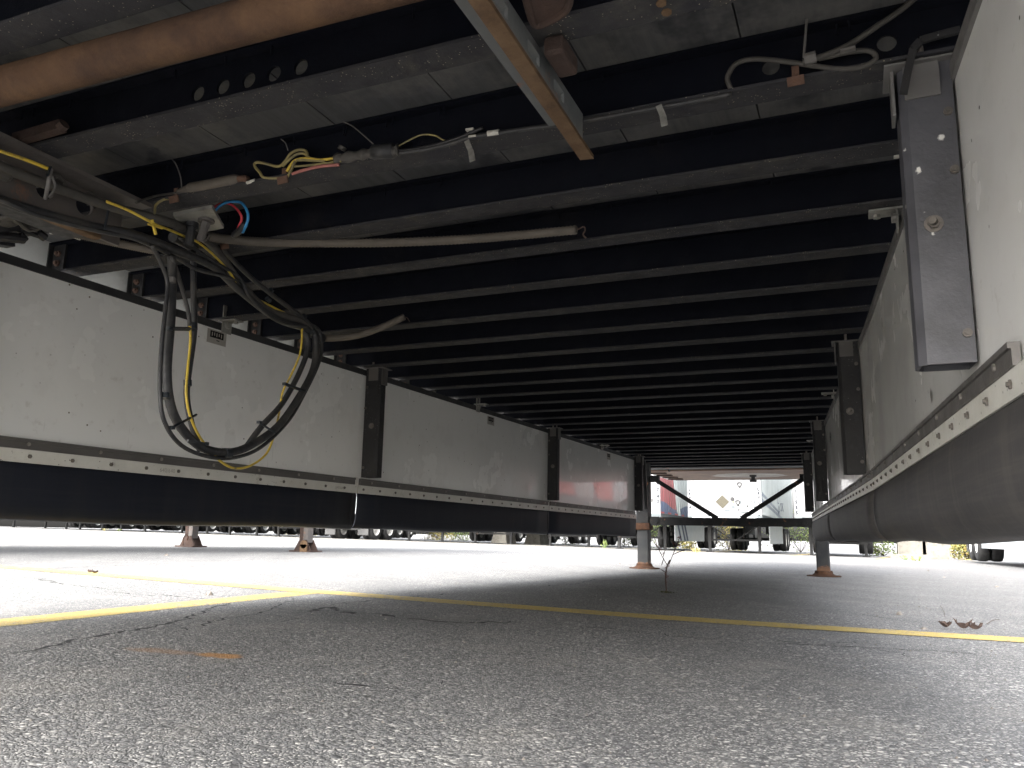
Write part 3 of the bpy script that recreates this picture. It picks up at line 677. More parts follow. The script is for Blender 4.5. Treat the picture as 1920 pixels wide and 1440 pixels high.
# stickers on the left panels (grey label with dark print) and scuffs on the right one
for i, (px, py, w_, h_) in enumerate(((406, 633, .095, .052), (920, 789, .095, .052), (1141, 856, .10, .055))):
    v = ray(px, py); kk = -2.2491/(v.x-.0368*v.y); q = CAM+v*kk
    def st(o, a, b, z0, z1): m_ = MB(); x = SLf(q.y); m_.loft([[(SLf(q.y+a)+o, q.y+a, q.z+z0), (SLf(q.y+b)+o, q.y+b, q.z+z0)], [(SLf(q.y+a)+o, q.y+a, q.z+z1), (SLf(q.y+b)+o, q.y+b, q.z+z1)]]); return m_
    o = part('sticker', st(.0012, -w_/2, w_/2, -h_/2, h_/2), 'sticker')
    m = st(.0024, -w_*.36, w_*.34, -h_*.08, h_*.4)
    obj('print', m, M['ink'], o)
    m = MB(); 
    for k in range(5): a = -w_*.3+k*w_*.125; m.loft([[(SLf(q.y)+.0034, q.y+a, q.z+h_*(.02+.05*(k%2))), (SLf(q.y)+.0034, q.y+a+w_*.05, q.z+h_*(.02+.05*(k%2)))], [(SLf(q.y)+.0034, q.y+a, q.z+h_*.3), (SLf(q.y)+.0034, q.y+a+w_*.05, q.z+h_*.3)]])
    obj('print', m, M['sticker'], o)
    obj('print', st(.0024, -w_*.02, w_*.14, -h_*.26, -h_*.2), M['ink'], o)
for px, py, pts in ((1747, 740, ((-.006,-.014),(.004,-.018),(.007,.004),(.001,.016),(-.006,.004))), (1742, 733, ((-.002,-.004),(.003,-.006),(.002,.006))), (1705, 415, ((-.006,-.012),(.006,-.008),(.008,.012),(-.004,.012)))):
    v = ray(px, py); kk = .2764/(v.x+.0705*v.y); q = CAM+v*kk
    m = MB(); m.add([(SRf(q.y+a)-.002, q.y+a, q.z+b) for a, b in pts], [tuple(range(len(pts)))]); part('chip', m, 'boltd')
# stamped characters on the pale strip of the left skirt
def text_mesh(s, size, name='lettering', bold=0):
    cu = bpy.data.curves.new(name, 'FONT'); cu.body = s; cu.size = size; cu.offset = bold; cu.extrude = .0; cu.resolution_u = 2
    o = bpy.data.objects.new(name, cu); col.objects.link(o); bpy.context.view_layer.update()
    me = bpy.data.meshes.new_from_object(o); bpy.data.objects.remove(o); bpy.data.curves.remove(cu); return me
def letter(s, size, mat, parent, loc, right, up=(0,0,1), label=None, name='lettering'):
    me = text_mesh(s, size, name); r_ = Vector(right).normalized(); u_ = Vector(up); n_ = r_.cross(u_)
    for v in me.vertices: c = v.co.copy(); v.co = r_*c.x+u_*c.y
    me.materials.clear(); me.materials.append(mat)
    return obj(name, me, None, parent, loc=loc, label=label)
M['stamp'] = pm('stamped dots', (.36, .34, .29), (.3, .28, .24), 400, .6, 0, 0)
stp = [o for o in T.children if o.name.startswith('skirt_strip')]
for Ya, si in ((2.06, 1), (3.02, 1), (5.2, 2)):
    letter('640/640', .020, M['stamp'], stp[si], (SLf(Ya)+.0098, Ya, .511), (.0368, 1, 0))

# ------------------------------------------------------------------ landing gear (parts of the trailer)
LG = 8.45
for lx in (-2.08, -.345):
    z = gz(lx, LG)
    m = MB(); m.box(lx-.066, lx+.066, LG-.07, LG+.07, .47, TB-.003); Lg = part('landing_leg', m, 'leg', bevel=.008)
    m = MB(); m.box(lx-.060, lx+.060, LG-.06, LG+.06, z+.03, .47); obj('inner_leg', m, M['innerleg'], Lg, bevel=.014)
    m = MB(); m.box(lx-.080, lx+.080, LG-.084, LG+.084, .405, .475); obj('collar', m, M['legrust'], Lg, bevel=.010)
    m = MB(); m.cyl((lx, LG, z+.010), (lx, LG, z+.030), .115, 20, .085); m.cyl((lx, LG, z+.030), (lx, LG, z+.055), .085, 20, .078); m.cyl((lx, LG, z), (lx, LG, z+.012), .155, 24); obj('foot', m, M['legrust'], Lg)
    m = MB(); m.box(lx-.085, lx+.085, LG-.09, LG-.072, TB-.15, TB-.006); obj('mount_plate', m, M['leg'], Lg)
m = MB(); m.box(-2.01, -.415, LG-.035, LG+.035, .455, .537); part('cross_bar', m, 'leg', bevel=.005)
for x in (-2.01, -.415):
    m = MB(); sx = 1 if x < -1 else -1; m.box(min(x, x+sx*.10), max(x, x+sx*.10), LG-.044, LG-.037, .450, .542); m.cyl((x+sx*.07, LG-.044, .497), (x+sx*.07, LG-.058, .497), .022, 10); part('bar_end_plate', m, 'leg')
for a, b in (((-2.0, LG, .955), (-1.325, LG, .53)), ((-.43, LG, .955), (-1.09, LG, .53))):
    m = MB(); m.bar(a, b, .04, .068, (0,1,0)); part('diagonal_brace', m, 'leg', bevel=.004)
    m = MB(); sx = 1 if a[0] < -1 else -1; m.box(min(a[0]-.01*sx, a[0]+.09*sx), max(a[0]-.01*sx, a[0]+.09*sx), LG-.03, LG+.03, .90, .965); part('brace_bracket', m, 'leg')

# ------------------------------------------------------------------ hoses, cables, looms (they hang from the trailer)
def XS(p): return p if isinstance(p, Vector) else Vector(p)
def cable(name, pts, r, mat, label=None, rf=None, n=10, sub=6, parent=None):
    m = MB(); m.tube(pts, r, n, rf, sub); return part(name, m, mat, label, parent=parent, smooth=True)
def LYf(x): return 1.40 + (x-310)/290*.75           # distance of the hanging loop along the trailer
def LP(x, y, d=0): return onY(x, y, LYf(x)+d)
def RX(x, y, X=-1.52): return onX(x, y, X)
A = [RX(-120, 265), RX(0, 305), RX(100, 337), RX(200, 375), RX(300, 415)]
cable('air_hose', [RX(-120,262,-1.545), RX(0,312,-1.545), RX(100,350,-1.545), RX(200,385,-1.54), RX(300,412,-1.5), LP(345,428,-.02), LP(400,462), LP(450,530), LP(500,580), LP(560,600), LP(585,622)], .0112, 'hose_dusty', 'thick dusty hose along the left rail')
cable('air_hose', [RX(-120,330,-1.53), RX(0,375,-1.53), RX(60,395,-1.53), RX(170,425,-1.52), RX(250,440,-1.5), LP(330,470), LP(400,500), LP(450,545), LP(520,598), LP(580,618), LP(592,640), LP(588,690), LP(560,745), LP(520,800), LP(470,835), LP(430,848), LP(385,842), LP(350,815), LP(323,770), LP(313,700), LP(320,600), LP(323,520), LP(322,480)], .0112, 'hose', 'thick black hose forming the hanging loop')
cable('electric_cable', [RX(-120,345,-1.515), RX(0,375,-1.50), RX(60,400,-1.50), RX(130,420,-1.50), RX(200,436,-1.50), RX(260,450,-1.50), LP(330,483,.0), LP(370,505,-.01), LP(440,525,-.01), LP(470,560), LP(520,590), LP(590,612), LP(603,640), LP(598,680), LP(570,740), LP(540,790), LP(490,838), LP(440,858), LP(390,856), LP(340,835), LP(308,790), LP(300,730), LP(303,650), LP(310,580), LP(314,530), LP(300,490), LP(285,460)], .0052, 'hose', 'thin black cable outside the hanging loop')
cable('electric_cable', [LP(322,480,-.01), LP(338,530,-.01), LP(352,580,-.01), LP(356,610,-.01)], .0052, 'hose', 'corrugated sleeve above the yellow cable')
cable('air_hose', [LP(362,470,.01), LP(363,560,.01), LP(364,620,.01), LP(355,690,.01), LP(350,740,.01), LP(358,790,.01), LP(375,845,.01)], .0078, 'hose', 'straight hose behind the yellow cable')
cable('air_hose', [LP(555,600,.01), LP(578,640,.01), LP(565,690,.01), LP(530,755,.01), LP(490,800,.01), LP(462,838,.01)], .0088, 'hose', 'right inner hose of the hanging loop')
cable('air_hose', [LP(400,440,.0), LP(430,480,.0), LP(465,515), LP(500,545), LP(540,575), LP(572,600), LP(590,620)], .0075, 'hose', 'upper hose running to the loop')
cable('air_hose', [LP(335,445,-.01), LP(400,490,-.02), LP(448,520,-.02), LP(470,558,-.02), LP(520,602,-.02), LP(575,612,-.02)], .0052, 'hose', 'thin hose sagging under the upper hoses')
cable('power_cable', [RX(-120,240,-1.50), RX(0,283,-1.50), RX(50,300,-1.50), RX(95,318,-1.50)], .0036, 'yellow', 'clean yellow cable on the left rail')
cable('power_cable', [RX(200,378,-1.50), RX(240,394,-1.50), RX(290,420,-1.48), LP(320,432,-.02), LP(350,445,-.02), LP(372,455,-.02), LP(400,478,-.02), LP(430,510,-.02), LP(455,545), LP(510,575), LP(560,602), LP(566,625,-.01), LP(562,665,-.01), LP(545,705,-.01), LP(530,735,.01), LP(524,770,.012), LP(515,812,.015), LP(500,850,.015), LP(470,873), LP(440,878), LP(415,866), LP(395,846), LP(372,815,-.012), LP(355,775,-.014), LP(349,735,-.014), LP(352,690,-.014), LP(357,640,-.014), LP(356,612,-.012)], .0032, 'yellow', 'yellow cable running through the loop')
cable('power_cable', [onY(320,372,1.36), onY(305,375,1.35), onY(292,385,1.34), onY(290,400,1.33)], .003, 'yellow_dusty')
for a, b, r in (((318,522),(318,545),.0135),):
    pass
# cable ties
def tie(pts, w=.006, mat='tie', d=-.012):
    m = MB(); P = [LP(x, y, d) for x, y in pts]; m.bar(P[0], P[1], w, w*.8, (0,1,0)); m.bar(P[0]-Vector((.006,0,0)), P[0]+Vector((.006,0,0)), .008, .010, (0,1,0)); part('cable_tie', m, mat)
def collar(x, y, r, dx=0, dy=1, mat='tie', d=0, ln=5):
    L = math.hypot(dx, dy); a = LP(x-dx/L*ln, y-dy/L*ln, d); b = LP(x+dx/L*ln, y+dy/L*ln, d); m = MB(); m.cyl(a, b, r, 10); part('cable_tie', m, mat)
collar(320, 526, .0125, 0, 1, 'tie_grey', -.004, 4.5); collar(308, 742, .0125, 0, 1, 'tie', -.004, 5); collar(352, 718, .010, 0, 1, 'tie', 0, 5.5); collar(361, 612, .0125, 0, 1, 'tie', 0, 6)
tie([(318,616),(356,617)], .008); tie([(322,802),(368,778)], .006); tie([(486,792),(516,812)], .006); tie([(534,720),(572,734)], .008); collar(424, 850, .015, 1, 0, 'tie', 0, 5); tie([(386,832),(352,826)], .005)
collar(453, 543, .014, 1, .8, 'tie', 0, 2.2); collar(508, 545, .009, 1, .8, 'tie', 0, 2); collar(570, 594, .010, 1, .7, 'tie', 0, 2); collar(583, 620, .014, .6, .9, 'tie', 0, 2.5); collar(503, 562, .007, 1, .8, 'tie', -.01, 4)
collar(347, 440, .019, 1, .4, 'hose', 0, 12); collar(358, 425, .016, 0, 1, 'hose', 0, 16); collar(363, 455, .014, 0, 1, 'hose', 0, 12); collar(340, 452, .013, 1, .5, 'hose', .01, 18)
m = MB(); m.tube([RX(96,318,-1.50), RX(92,335,-1.49), RX(88,358,-1.50), RX(85,372,-1.52)], .004, 8); m.tube([RX(98,330,-1.5), RX(103,350,-1.5), RX(92,370,-1.5)], .0025, 8); part('cable_tie', m, 'tie_grey')
for a, b in (((203,395),(196,430)), ((95,312),(88,330))): m = MB(); m.bar(RX(*a,-1.49), RX(*b,-1.49), .005, .003); part('cable_tie', m, 'tie')
m = MB(); m.bar(RX(285,412,-1.46), RX(292,440,-1.46), .006, .004); m.bar(RX(278,420,-1.46), RX(305,428,-1.46), .006, .004); part('cable_tie', m, 'yellow')
for k, (x, y) in enumerate(((95, 345), (160, 378))):
    m = MB(); c = onX(x, y, -1.59)
    for j in range(3): m.tube([c+Vector((.02, .018*math.cos(a)+.004*j, .017*math.sin(a)-.003*j)) for a in [q*.5+j*.6 for q in range(-2, 6)]], .0028, 7, sub=3)
    part('wire_coil', m, 'hose_dusty')
# bundle of grey cables left of the rail and the valve block under it
for j in range(7):
    cable('cable_bundle', [onX(-40, 402+j*6, -1.78), onX(15, 415-j*3+8, -1.76+.01*j), onX(55, 408+j*4, -1.74), onX(100, 402+j*2, -1.70)], .0045, 'hose_dusty', n=7, sub=4)
m = MB()
for a, b, r in (((-30,428),(100,408),.018), ((-30,440),(44,448),.012), ((15,424),(76,444),.006), ((44,412),(78,440),.006)): m.cyl(onX(*a, -1.80), onX(*b, -1.80), r, 10)
m.cyl(onX(70,436,-1.80), onX(84,446,-1.80), .011, 8); m.cyl(onX(36,440,-1.80), onX(46,452,-1.80), .011, 8); m.bar(onX(-30,445,-1.82), onX(20,452,-1.82), .03, .03)
part('valve_block', m, 'dark')
m = MB(); m.bar(onX(80,420,-1.77), onX(104,428,-1.77), .014, .003); m.bar(onX(84,408,-1.77), onX(86,420,-1.77), .008, .003); part('clip', m, 'rustclip')
corr = lambda t, i: 1 + .09*(1 if i % 2 else -1)
cable('corrugated_conduit', [onX(110,432,-1.72), onX(170,445,-1.70), onX(230,458,-1.66), onX(290,470,-1.6)], .010, 'conduit', 'pale corrugated conduit left of the rail', rf=corr, sub=30)
m = MB(); m.tube([onX(95,434,-1.82), onX(120,436,-1.82), onX(150,446,-1.82)], .007, 8); part('strap', m, 'white')
# mounting plate with fittings, red and blue lines
def PZ(x, y, z=TB-.006): return onZ(x, y, z)
pts = [PZ(325,400), PZ(398,386), PZ(420,424), PZ(352,438)]
m = MB(); lo = [(p.x, p.y, TB-.012) for p in pts]; hi = [(p.x, p.y, TB-.003) for p in pts]; m.add(lo+hi, [(0,1,2,3),(4,5,6,7),(0,1,5,4),(1,2,6,5),(2,3,7,6),(3,0,4,7)]); PL = part('fitting_plate', m, 'galv')
c = onZ(387, 412, TB-.012); m = MB(); m.cyl(c, c+Vector((0,0,-.006)), .020, 16); m.cyl(c+Vector((0,0,-.006)), c+Vector((-.004,.0,-.02)), .012, 6); m.cyl(c+Vector((-.004,0,-.02)), c+Vector((-.012,-.002,-.055)), .010, 12); obj('fitting', m, M['railsteel'], PL)
c = onZ(360, 418, TB-.012); m = MB(); m.cyl(c, c+Vector((0,0,-.012)), .016, 16); m.cyl(c+Vector((0,0,-.012)), c+Vector((-.004,0,-.06)), .011, 10); obj('fitting', m, M['hose'], PL)
m = MB(); c = onY(384,443,1.55); m.tube([c+Vector((.013*math.cos(a), 0, .013*math.sin(a))) for a in [i*math.pi/6 for i in range(13)]], .0022, 8, sub=2); m.tube([onY(375,440,1.56), onY(380,425,1.56), onY(388,415,1.56)], .009, 10); part('hose_clamp', m, 'railsteel')
cable('air_line', [onY(402,388,1.50), onY(418,381,1.51), onY(436,385,1.52), onY(450,400,1.53), onY(453,412,1.535), onY(448,424,1.54), onY(444,436,1.55)], .0034, 'red', 'bright red air line')
cable('air_line', [onY(402,396,1.48), onY(415,384,1.49), onY(432,378,1.50), onY(452,380,1.51), onY(463,395,1.52), onY(465,410,1.525), onY(460,425,1.53), onY(455,436,1.54)], .0036, 'blue', 'bright blue air line')
cable('sleeve', [onY(460,419,1.53), onY(452,430,1.535), onY(438,442,1.55)], .0085, 'dark', rf=corr, sub=8)
YC = 1.72
conduit_pts = [onY(392,444,1.56), onY(430,449,1.60), onY(500,454,1.66), onY(600,455.5,1.72), onY(720,455,1.76), onY(850,450,1.78), onY(960,442,1.79), onY(1081,431,1.79)]
cable('corrugated_conduit', conduit_pts, .0125, 'conduit', 'long dusty corrugated conduit lying across the beams', rf=lambda t, i: (1+.07*(1 if i % 2 else -1))*(1-.12*t), sub=34, n=14)
m = MB(); m.tube([onY(1081,430,1.79), onY(1088,428,1.79), onY(1095,425,1.79), onY(1097,432,1.79), onY(1093,440,1.79), onY(1099,446,1.79)], .002, 7, sub=3); part('conduit_tip', m, 'stem')
cable('conduit_stub', [onY(596,634,2.42), onY(630,634,2.44), onY(670,629,2.46), onY(715,614,2.48), onY(758,594,2.50)], .0125, 'conduit', 'short curved dusty conduit end', n=12)
m = MB(); m.tube([onY(757,594,2.50), onY(763,596,2.50), onY(768,603,2.50)], .0018, 6, sub=3); part('conduit_tip', m, 'stem')
m = MB(); m.cyl(onY(597,634,2.40), onY(606,634,2.40), .016, 10); m.cyl(onY(586,630,2.38), onY(604,642,2.38), .009, 8); part('connector', m, 'dark')
# loom along the front of crossmember zero
K = 1.352
def Kp(x, y, d=0): return onY(x, y, K+d)
cable('plug', [Kp(332,359), Kp(352,354), Kp(360,352), Kp(385,348), Kp(415,342), Kp(440,337), Kp(448,336)], .0125, 'conduit', 'grey tapered plug lying on the beam', rf=lambda t, i: .35+.65*min(1, t*3.2)*min(1, (1-t)*3+.5), n=12)
cable('plug_tip', [Kp(446,336), Kp(458,335), Kp(464,337)], .008, 'rustclip')
cable('plug_tip', [Kp(463,343), Kp(478,338)], .0036, 'white', sub=1)
cable('thin_wire', [onX(255,380,-1.5), Kp(290,368), Kp(330,362), Kp(350,358)], .003, 'hose_dusty')
cable('yellow_loop', [Kp(610,302), Kp(560,300), Kp(552,305), Kp(540,330), Kp(520,334), Kp(495,333), Kp(487,323), Kp(478,312), Kp(480,305), Kp(495,306), Kp(522,312), Kp(535,302), Kp(545,288), Kp(560,281), Kp(573,283), Kp(577,292)], .0032, 'yellow_dusty', 'looped dusty yellow cable')
cable('yellow_loop', [Kp(632,296), Kp(600,300), Kp(575,297), Kp(556,300), Kp(546,308), Kp(538,322)], .0034, 'yellow')
cable('yellow_loop', [Kp(530,312), Kp(542,300), Kp(555,290), Kp(570,288), Kp(580,296), Kp(600,300)], .003, 'yellow_dusty')
cable('thin_wire', [Kp(552,312,-.004), Kp(580,310,-.004), Kp(640,302,-.004)], .0025, 'yellow_dusty')
cable('red_wire', [Kp(548,326,-.006), Kp(570,319,-.006), Kp(600,312,-.006), Kp(636,309,-.006)], .0035, 'redd')
cable('loom_tape', [Kp(630,299), Kp(650,296), Kp(680,291), Kp(700,288), Kp(735,285), Kp(748,282)], .014, 'hose_dusty', 'fat taped loom joint', rf=lambda t, i: .85+.15*math.sin(i*1.1), n=12)
cable('loom_tape', [Kp(700,286,-.003), Kp(738,282,-.003)], .0155, 'hose', rf=lambda t, i: 1, n=12)
for x in (640, 728): m = MB(); m.cyl(Kp(x, 281), Kp(x+3, 275), .009, 8); part('web_nut', m, 'hose_dusty')
cable('thin_wire', [Kp(745,275), Kp(765,264), Kp(790,253), Kp(815,254), Kp(830,262), Kp(845,268)], .0018, 'yellow_dusty')
cable('loom_cable', [Kp(745,288), Kp(800,280), Kp(850,268), Kp(880,258), Kp(930,250), Kp(1000,240), Kp(1060,233), Kp(1100,226), Kp(1200,208), Kp(1290,192), Kp(1372,176)], .0045, 'hose', 'long black cable lying on the beam flange')
cable('loom_cable', [Kp(745,284), Kp(800,276), Kp(850,262), Kp(890,246), Kp(905,240)], .004, 'dark')
for x, y in ((882,244),(887,257)): m = MB(); m.bar(Kp(x-7,y+1), Kp(x+7,y-1), .011, .004); part('cable_label', m, 'white')
cable('cable_label', [Kp(915,251), Kp(936,248)], .0062, 'white', sub=1)
cable('zip_tail', [Kp(700,270), Kp(680,252), Kp(660,236), Kp(640,226)], .0015, 'tie_grey'); cable('zip_tail', [Kp(341,355), Kp(338,330), Kp(328,305), Kp(312,290)], .0015, 'tie_grey'); cable('zip_tail', [Kp(540,282), Kp(535,268), Kp(527,261)], .0012, 'tie_grey')
for x, y in ((326,374), (530,338), (1492,152), (421,462)):
    yy = K if y < 400 else K+.305; m = MB(); c = onY(x, y, yy-.004)
    m.bar(c+Vector((-.014,0,0)), c+Vector((.014,0,.001)), .016, .003, (0,1,.3)); m.bar(c+Vector((0,.006,.004)), c+Vector((0,.004,.03)), .012, .004, (0,1,0)); part('rusty_clip', m, 'rustclip')
for x, y in ((880,284), (1240,218)):
    m = MB(); m.bar(Kp(x-5,y-20,-.01), Kp(x+4,y+2,-.012), .011, .003, (0,1,0)); m.bar(Kp(x+3,y,-.012), Kp(x+6,y+18,-.016), .012, .003, (0,1,0)); part('spring_clip', m, 'galv')
# coil of grey cable tied to the beam near the right post
cable('cable_coil', [Kp(1370,166), Kp(1364,145), Kp(1380,120), Kp(1410,111), Kp(1450,113), Kp(1490,118), Kp(1530,124), Kp(1570,129), Kp(1610,127), Kp(1638,115), Kp(1641,103), Kp(1625,95), Kp(1590,98), Kp(1555,106), Kp(1535,110)], .0045, 'hose_dusty', 'grey cable folded into a figure of eight')
cable('loom_cable', [Kp(1505,116,-.006), Kp(1540,106,-.006), Kp(1590,85,-.006), Kp(1640,52,-.006), Kp(1690,18,-.006), Kp(1720,-8,-.006)], .005, 'hose_dusty', 'grey cable rising towards the right skirt')
m = MB(); m.cyl(Kp(1508,112,-.008), Kp(1530,106,-.008), .010, 10); part('cable_tie', m, 'tie_grey')
cable('zip_tail', [Kp(1507,108,-.008), Kp(1510,70,-.01), Kp(1514,20,-.012)], .0022, 'tie_grey')
m = MB(); m.bar(Kp(1576,97,-.01), Kp(1604,90,-.01), .010, .004); part('cable_label', m, 'tie_grey')

# ------------------------------------------------------------------ litter and weed on the ground
g = onG(1250, 1112); WD = thing('dry_weed', 'thin dry weed with reddish seed heads growing from the asphalt between the legs', 'weed', (g.x, g.y, gz(g.x, g.y)))
def wq(x, y): return onY(x, y, g.y)
m = MB(); m.tube([wq(1250,1112), wq(1248,1085), wq(1250,1065), wq(1256,1050)], .004, 6)
for a in ([(1254,1058),(1262,1040),(1270,1020),(1275,1005)], [(1252,1062),(1243,1045),(1238,1035),(1234,1024)], [(1262,1040),(1275,1034),(1284,1032)], [(1244,1046),(1240,1060)], [(1266,1030),(1260,1012)], [(1243,1044),(1247,1030)], [(1250,1075),(1240,1068)], [(1268,1024),(1280,1018)]):
    m.tube([wq(*q)+Vector((0, random.uniform(-.01,.01), 0)) for q in a], .0022, 5)
obj('stem', m, M['stem'], WD)
m = MB(); rnd = random.Random(2)
for c in ((1249,1068),(1250,1075),(1251,1082),(1248,1090),(1252,1061),(1266,1020),(1271,1014),(1275,1008),(1272,1022),(1243,1038),(1239,1030)):
    for _ in range(9):
        p = wq(*c)+Vector((rnd.uniform(-.009,.009), rnd.uniform(-.009,.009), rnd.uniform(-.009,.009))); r = rnd.uniform(.004,.008)
        m.add([p+Vector((rnd.uniform(-r,r), rnd.uniform(-r,r), rnd.uniform(-r,r))) for _ in range(3)], [(0,1,2)])
obj('seed_heads', m, M['seed'], WD, kind='stuff')
m = MB()
for _ in range(130):
    x, y = g.x+rnd.gauss(0,.022), g.y+rnd.gauss(0,.02); z = gz(x,y)+.002; r = .006
    m.add([(x,y,z),(x+rnd.uniform(-r,r),y+rnd.uniform(-r,r),z+rnd.uniform(0,.012)),(x+rnd.uniform(-r,r),y+rnd.uniform(-r,r),z+.002)], [(0,1,2)])
o = obj('leaves', m, M['moss'], WD, kind='stuff')
g = onG(1795, 1180)
def leaf(cx, cy_, L, Wd, rz, curl, name='leaf', parent=None):
    m = MB(); rows = []; n = 8
    for i in range(n+1):
        t = i/n; w_ = Wd*(math.sin(math.pi*min(1, t*1.02+.02))**.6)*(1+.35*math.sin(t*19))
        jx = random.uniform(-.12,.12)*L; w_ *= random.uniform(.6, 1.3)
        rows.append([((t-.5)*L+jx, -w_*.5, .004+random.uniform(0,.010)+curl*(abs(t-.5)*2)**2*L*.5+w_*.45), ((t-.5)*L, 0, .004+curl*(abs(t-.5)*2)**2*L*.5), ((t-.5)*L-jx, w_*.5, .004+random.uniform(0,.014)+curl*(abs(t-.5)*2)**2*L*.5+w_*.3)])
    m.loft(rows); c, s_ = math.cos(rz), math.sin(rz); m.v = [(cx+x*c-y*s_, cy_+x*s_+y*c, gz(cx,cy_)+z) for x, y, z in m.v]; return m
LF = thing('dry_leaf', 'curled dark brown dead leaf lying beside the yellow line at right', 'leaf', (g.x, g.y, gz(g.x, g.y)))
obj('blade', leaf(g.x+.02, g.y, .055, .026, .3, .8), M['deadleaf'], LF); obj('blade', leaf(g.x-.035, g.y+.01, .045, .022, 2.6, .7), M['deadleaf'], LF); obj('blade', leaf(g.x+.055, g.y+.0, .045, .028, .1, .5), M['stem'], LF)
m = MB(); m.tube([onG(1763,1140)+Vector((0,0,.012)), onG(1770,1150)+Vector((0,0,.008)), onG(1772,1158)+Vector((0,0,.004))], .0012, 6); o = obj('twig', m, M['stem']); tag(o, 'thin bent twig lying above the dead leaf', 'twig')
m = MB(); m.tube([onG(1850,1172)+Vector((0,0,.004)), onG(1862,1167)+Vector((0,0,.008)), onG(1874,1164)+Vector((0,0,.004))], .0012, 6); o = obj('twig', m, M['stem']); tag(o, 'short pale twig lying right of the dead leaf', 'twig')
for i, (px, py) in enumerate(((168, 1075), (178, 1076))):
    g = onG(px, py); o = obj('dry_leaf', leaf(g.x, g.y, .035, .014, i*1.4, .4), M['deadleaf']); tag(o, ['small brown leaf on the upper yellow line, left of the pair', 'small brown leaf on the upper yellow line, right of the pair'][i], 'leaf')

# ------------------------------------------------------------------ parked trailers of the far row
def side_mat(kind):
    t = NT('trailer side ' + kind); p = t.n('ShaderNodeTexCoord').outputs['Object']
    s = t.n('ShaderNodeSeparateXYZ'); t.l(p, s.inputs[0]); Y, Z = s.outputs[1], s.outputs[2]
    c = t.mix(t.ramp(t.noise(p, 1.1, 4), [(.35, 0.), (.7, 1.)]), (.36, .39, .395), (.29, .32, .325))
    if kind == 'red':
        wv = t.math('ADD', t.math('MULTIPLY', t.math('SINE', t.math('ADD', t.math('MULTIPLY', Y, 1.3), 1.2)), .12), 1.68)
        blue = t.math('LESS_THAN', Z, wv); red = t.math('LESS_THAN', t.math('ADD', Y, t.math('MULTIPLY', Z, .5)), 3.7)
        c = t.mix(t.math('MULTIPLY', red, .95), c, (.26, .06, .065)); c = t.mix(blue, c, (.055, .08, .14))
        arc = t.math('SUBTRACT', t.math('ADD', Y, t.math('MULTIPLY', Z, .5)), 3.7)
        g = t.math('MULTIPLY', t.math('GREATER_THAN', arc, 0), t.math('LESS_THAN', arc, .7)); c = t.mix(g, c, (.45, .5, .5))
        low = t.math('MULTIPLY', t.math('LESS_THAN', Z, 1.42), t.math('GREATER_THAN', t.math('SINE', t.math('MULTIPLY', Y, 5)), .1)); c = t.mix(low, c, (.30, .05, .05))
    if kind == 'redstripe':
        f = t.math('GREATER_THAN', t.math('SINE', t.math('ADD', t.math('MULTIPLY', Y, 2.6), t.math('MULTIPLY', Z, .8))), -.1)
        c = t.mix(f, c, (.42, .06, .055))
        f = t.ramp(t.noise(t.scalev(p, (1, 3, .25)), 1.6, 4), [(.6, 0.), (.68, 1.)]); c = t.mix(f, c, (.42, .22, .12))
    t.l(c, t.b.inputs['Base Color']); t.b.inputs['Roughness'].default_value = .4; return t.m
M['side_red'] = side_mat('red'); M['side_redstripe'] = side_mat('redstripe'); M['side_plain'] = side_mat('plain')
def wheel_meshes():
    t_ = MB(); N = 28; prof = [(.30,-.13),(.46,-.135),(.505,-.115),(.515,-.06),(.515,.06),(.505,.115),(.46,.135),(.30,.13)]
    rows = [[(x, r*math.cos(2*math.pi*i/N), r*math.sin(2*math.pi*i/N)) for r, x in prof] for i in range(N)]; rows.append(rows[0]); t_.loft(rows)
    for k in range(3):
        x = -.06+.06*k; t_.loft([[(x-.006, .517*math.cos(2*math.pi*i/N), .517*math.sin(2*math.pi*i/N)), (x+.006, .517*math.cos(2*math.pi*i/N), .517*math.sin(2*math.pi*i/N))] for i in range(N+1)], mi=0)
    tm = t_.mesh('wheel', True); tm.materials.append(M['tyre'])
    r_ = MB(); rows = [[(x, r*math.cos(2*math.pi*i/N), r*math.sin(2*math.pi*i/N)) for r, x in ((.31,-.12),(.29,-.10),(.25,-.02),(.14,-.01),(.12,-.06),(.0001,-.07))] for i in range(N)]; rows.append(rows[0]); r_.loft(rows)
    r_.cyl((0,0,0),(.11,0,0),.30,20)
    rm = r_.mesh('rim', True); rm.materials.append(M['rim']); return tm, rm
WT, WR = wheel_meshes()
def wheel(parent, x, y, out):
    o = obj('wheel', WT, None, parent, loc=(x, y, .515), fix=False)
    r = obj('rim', WR, None, o, fix=False); r.scale = (-out, 1, 1) if out > 0 else (1, 1, 1); return o
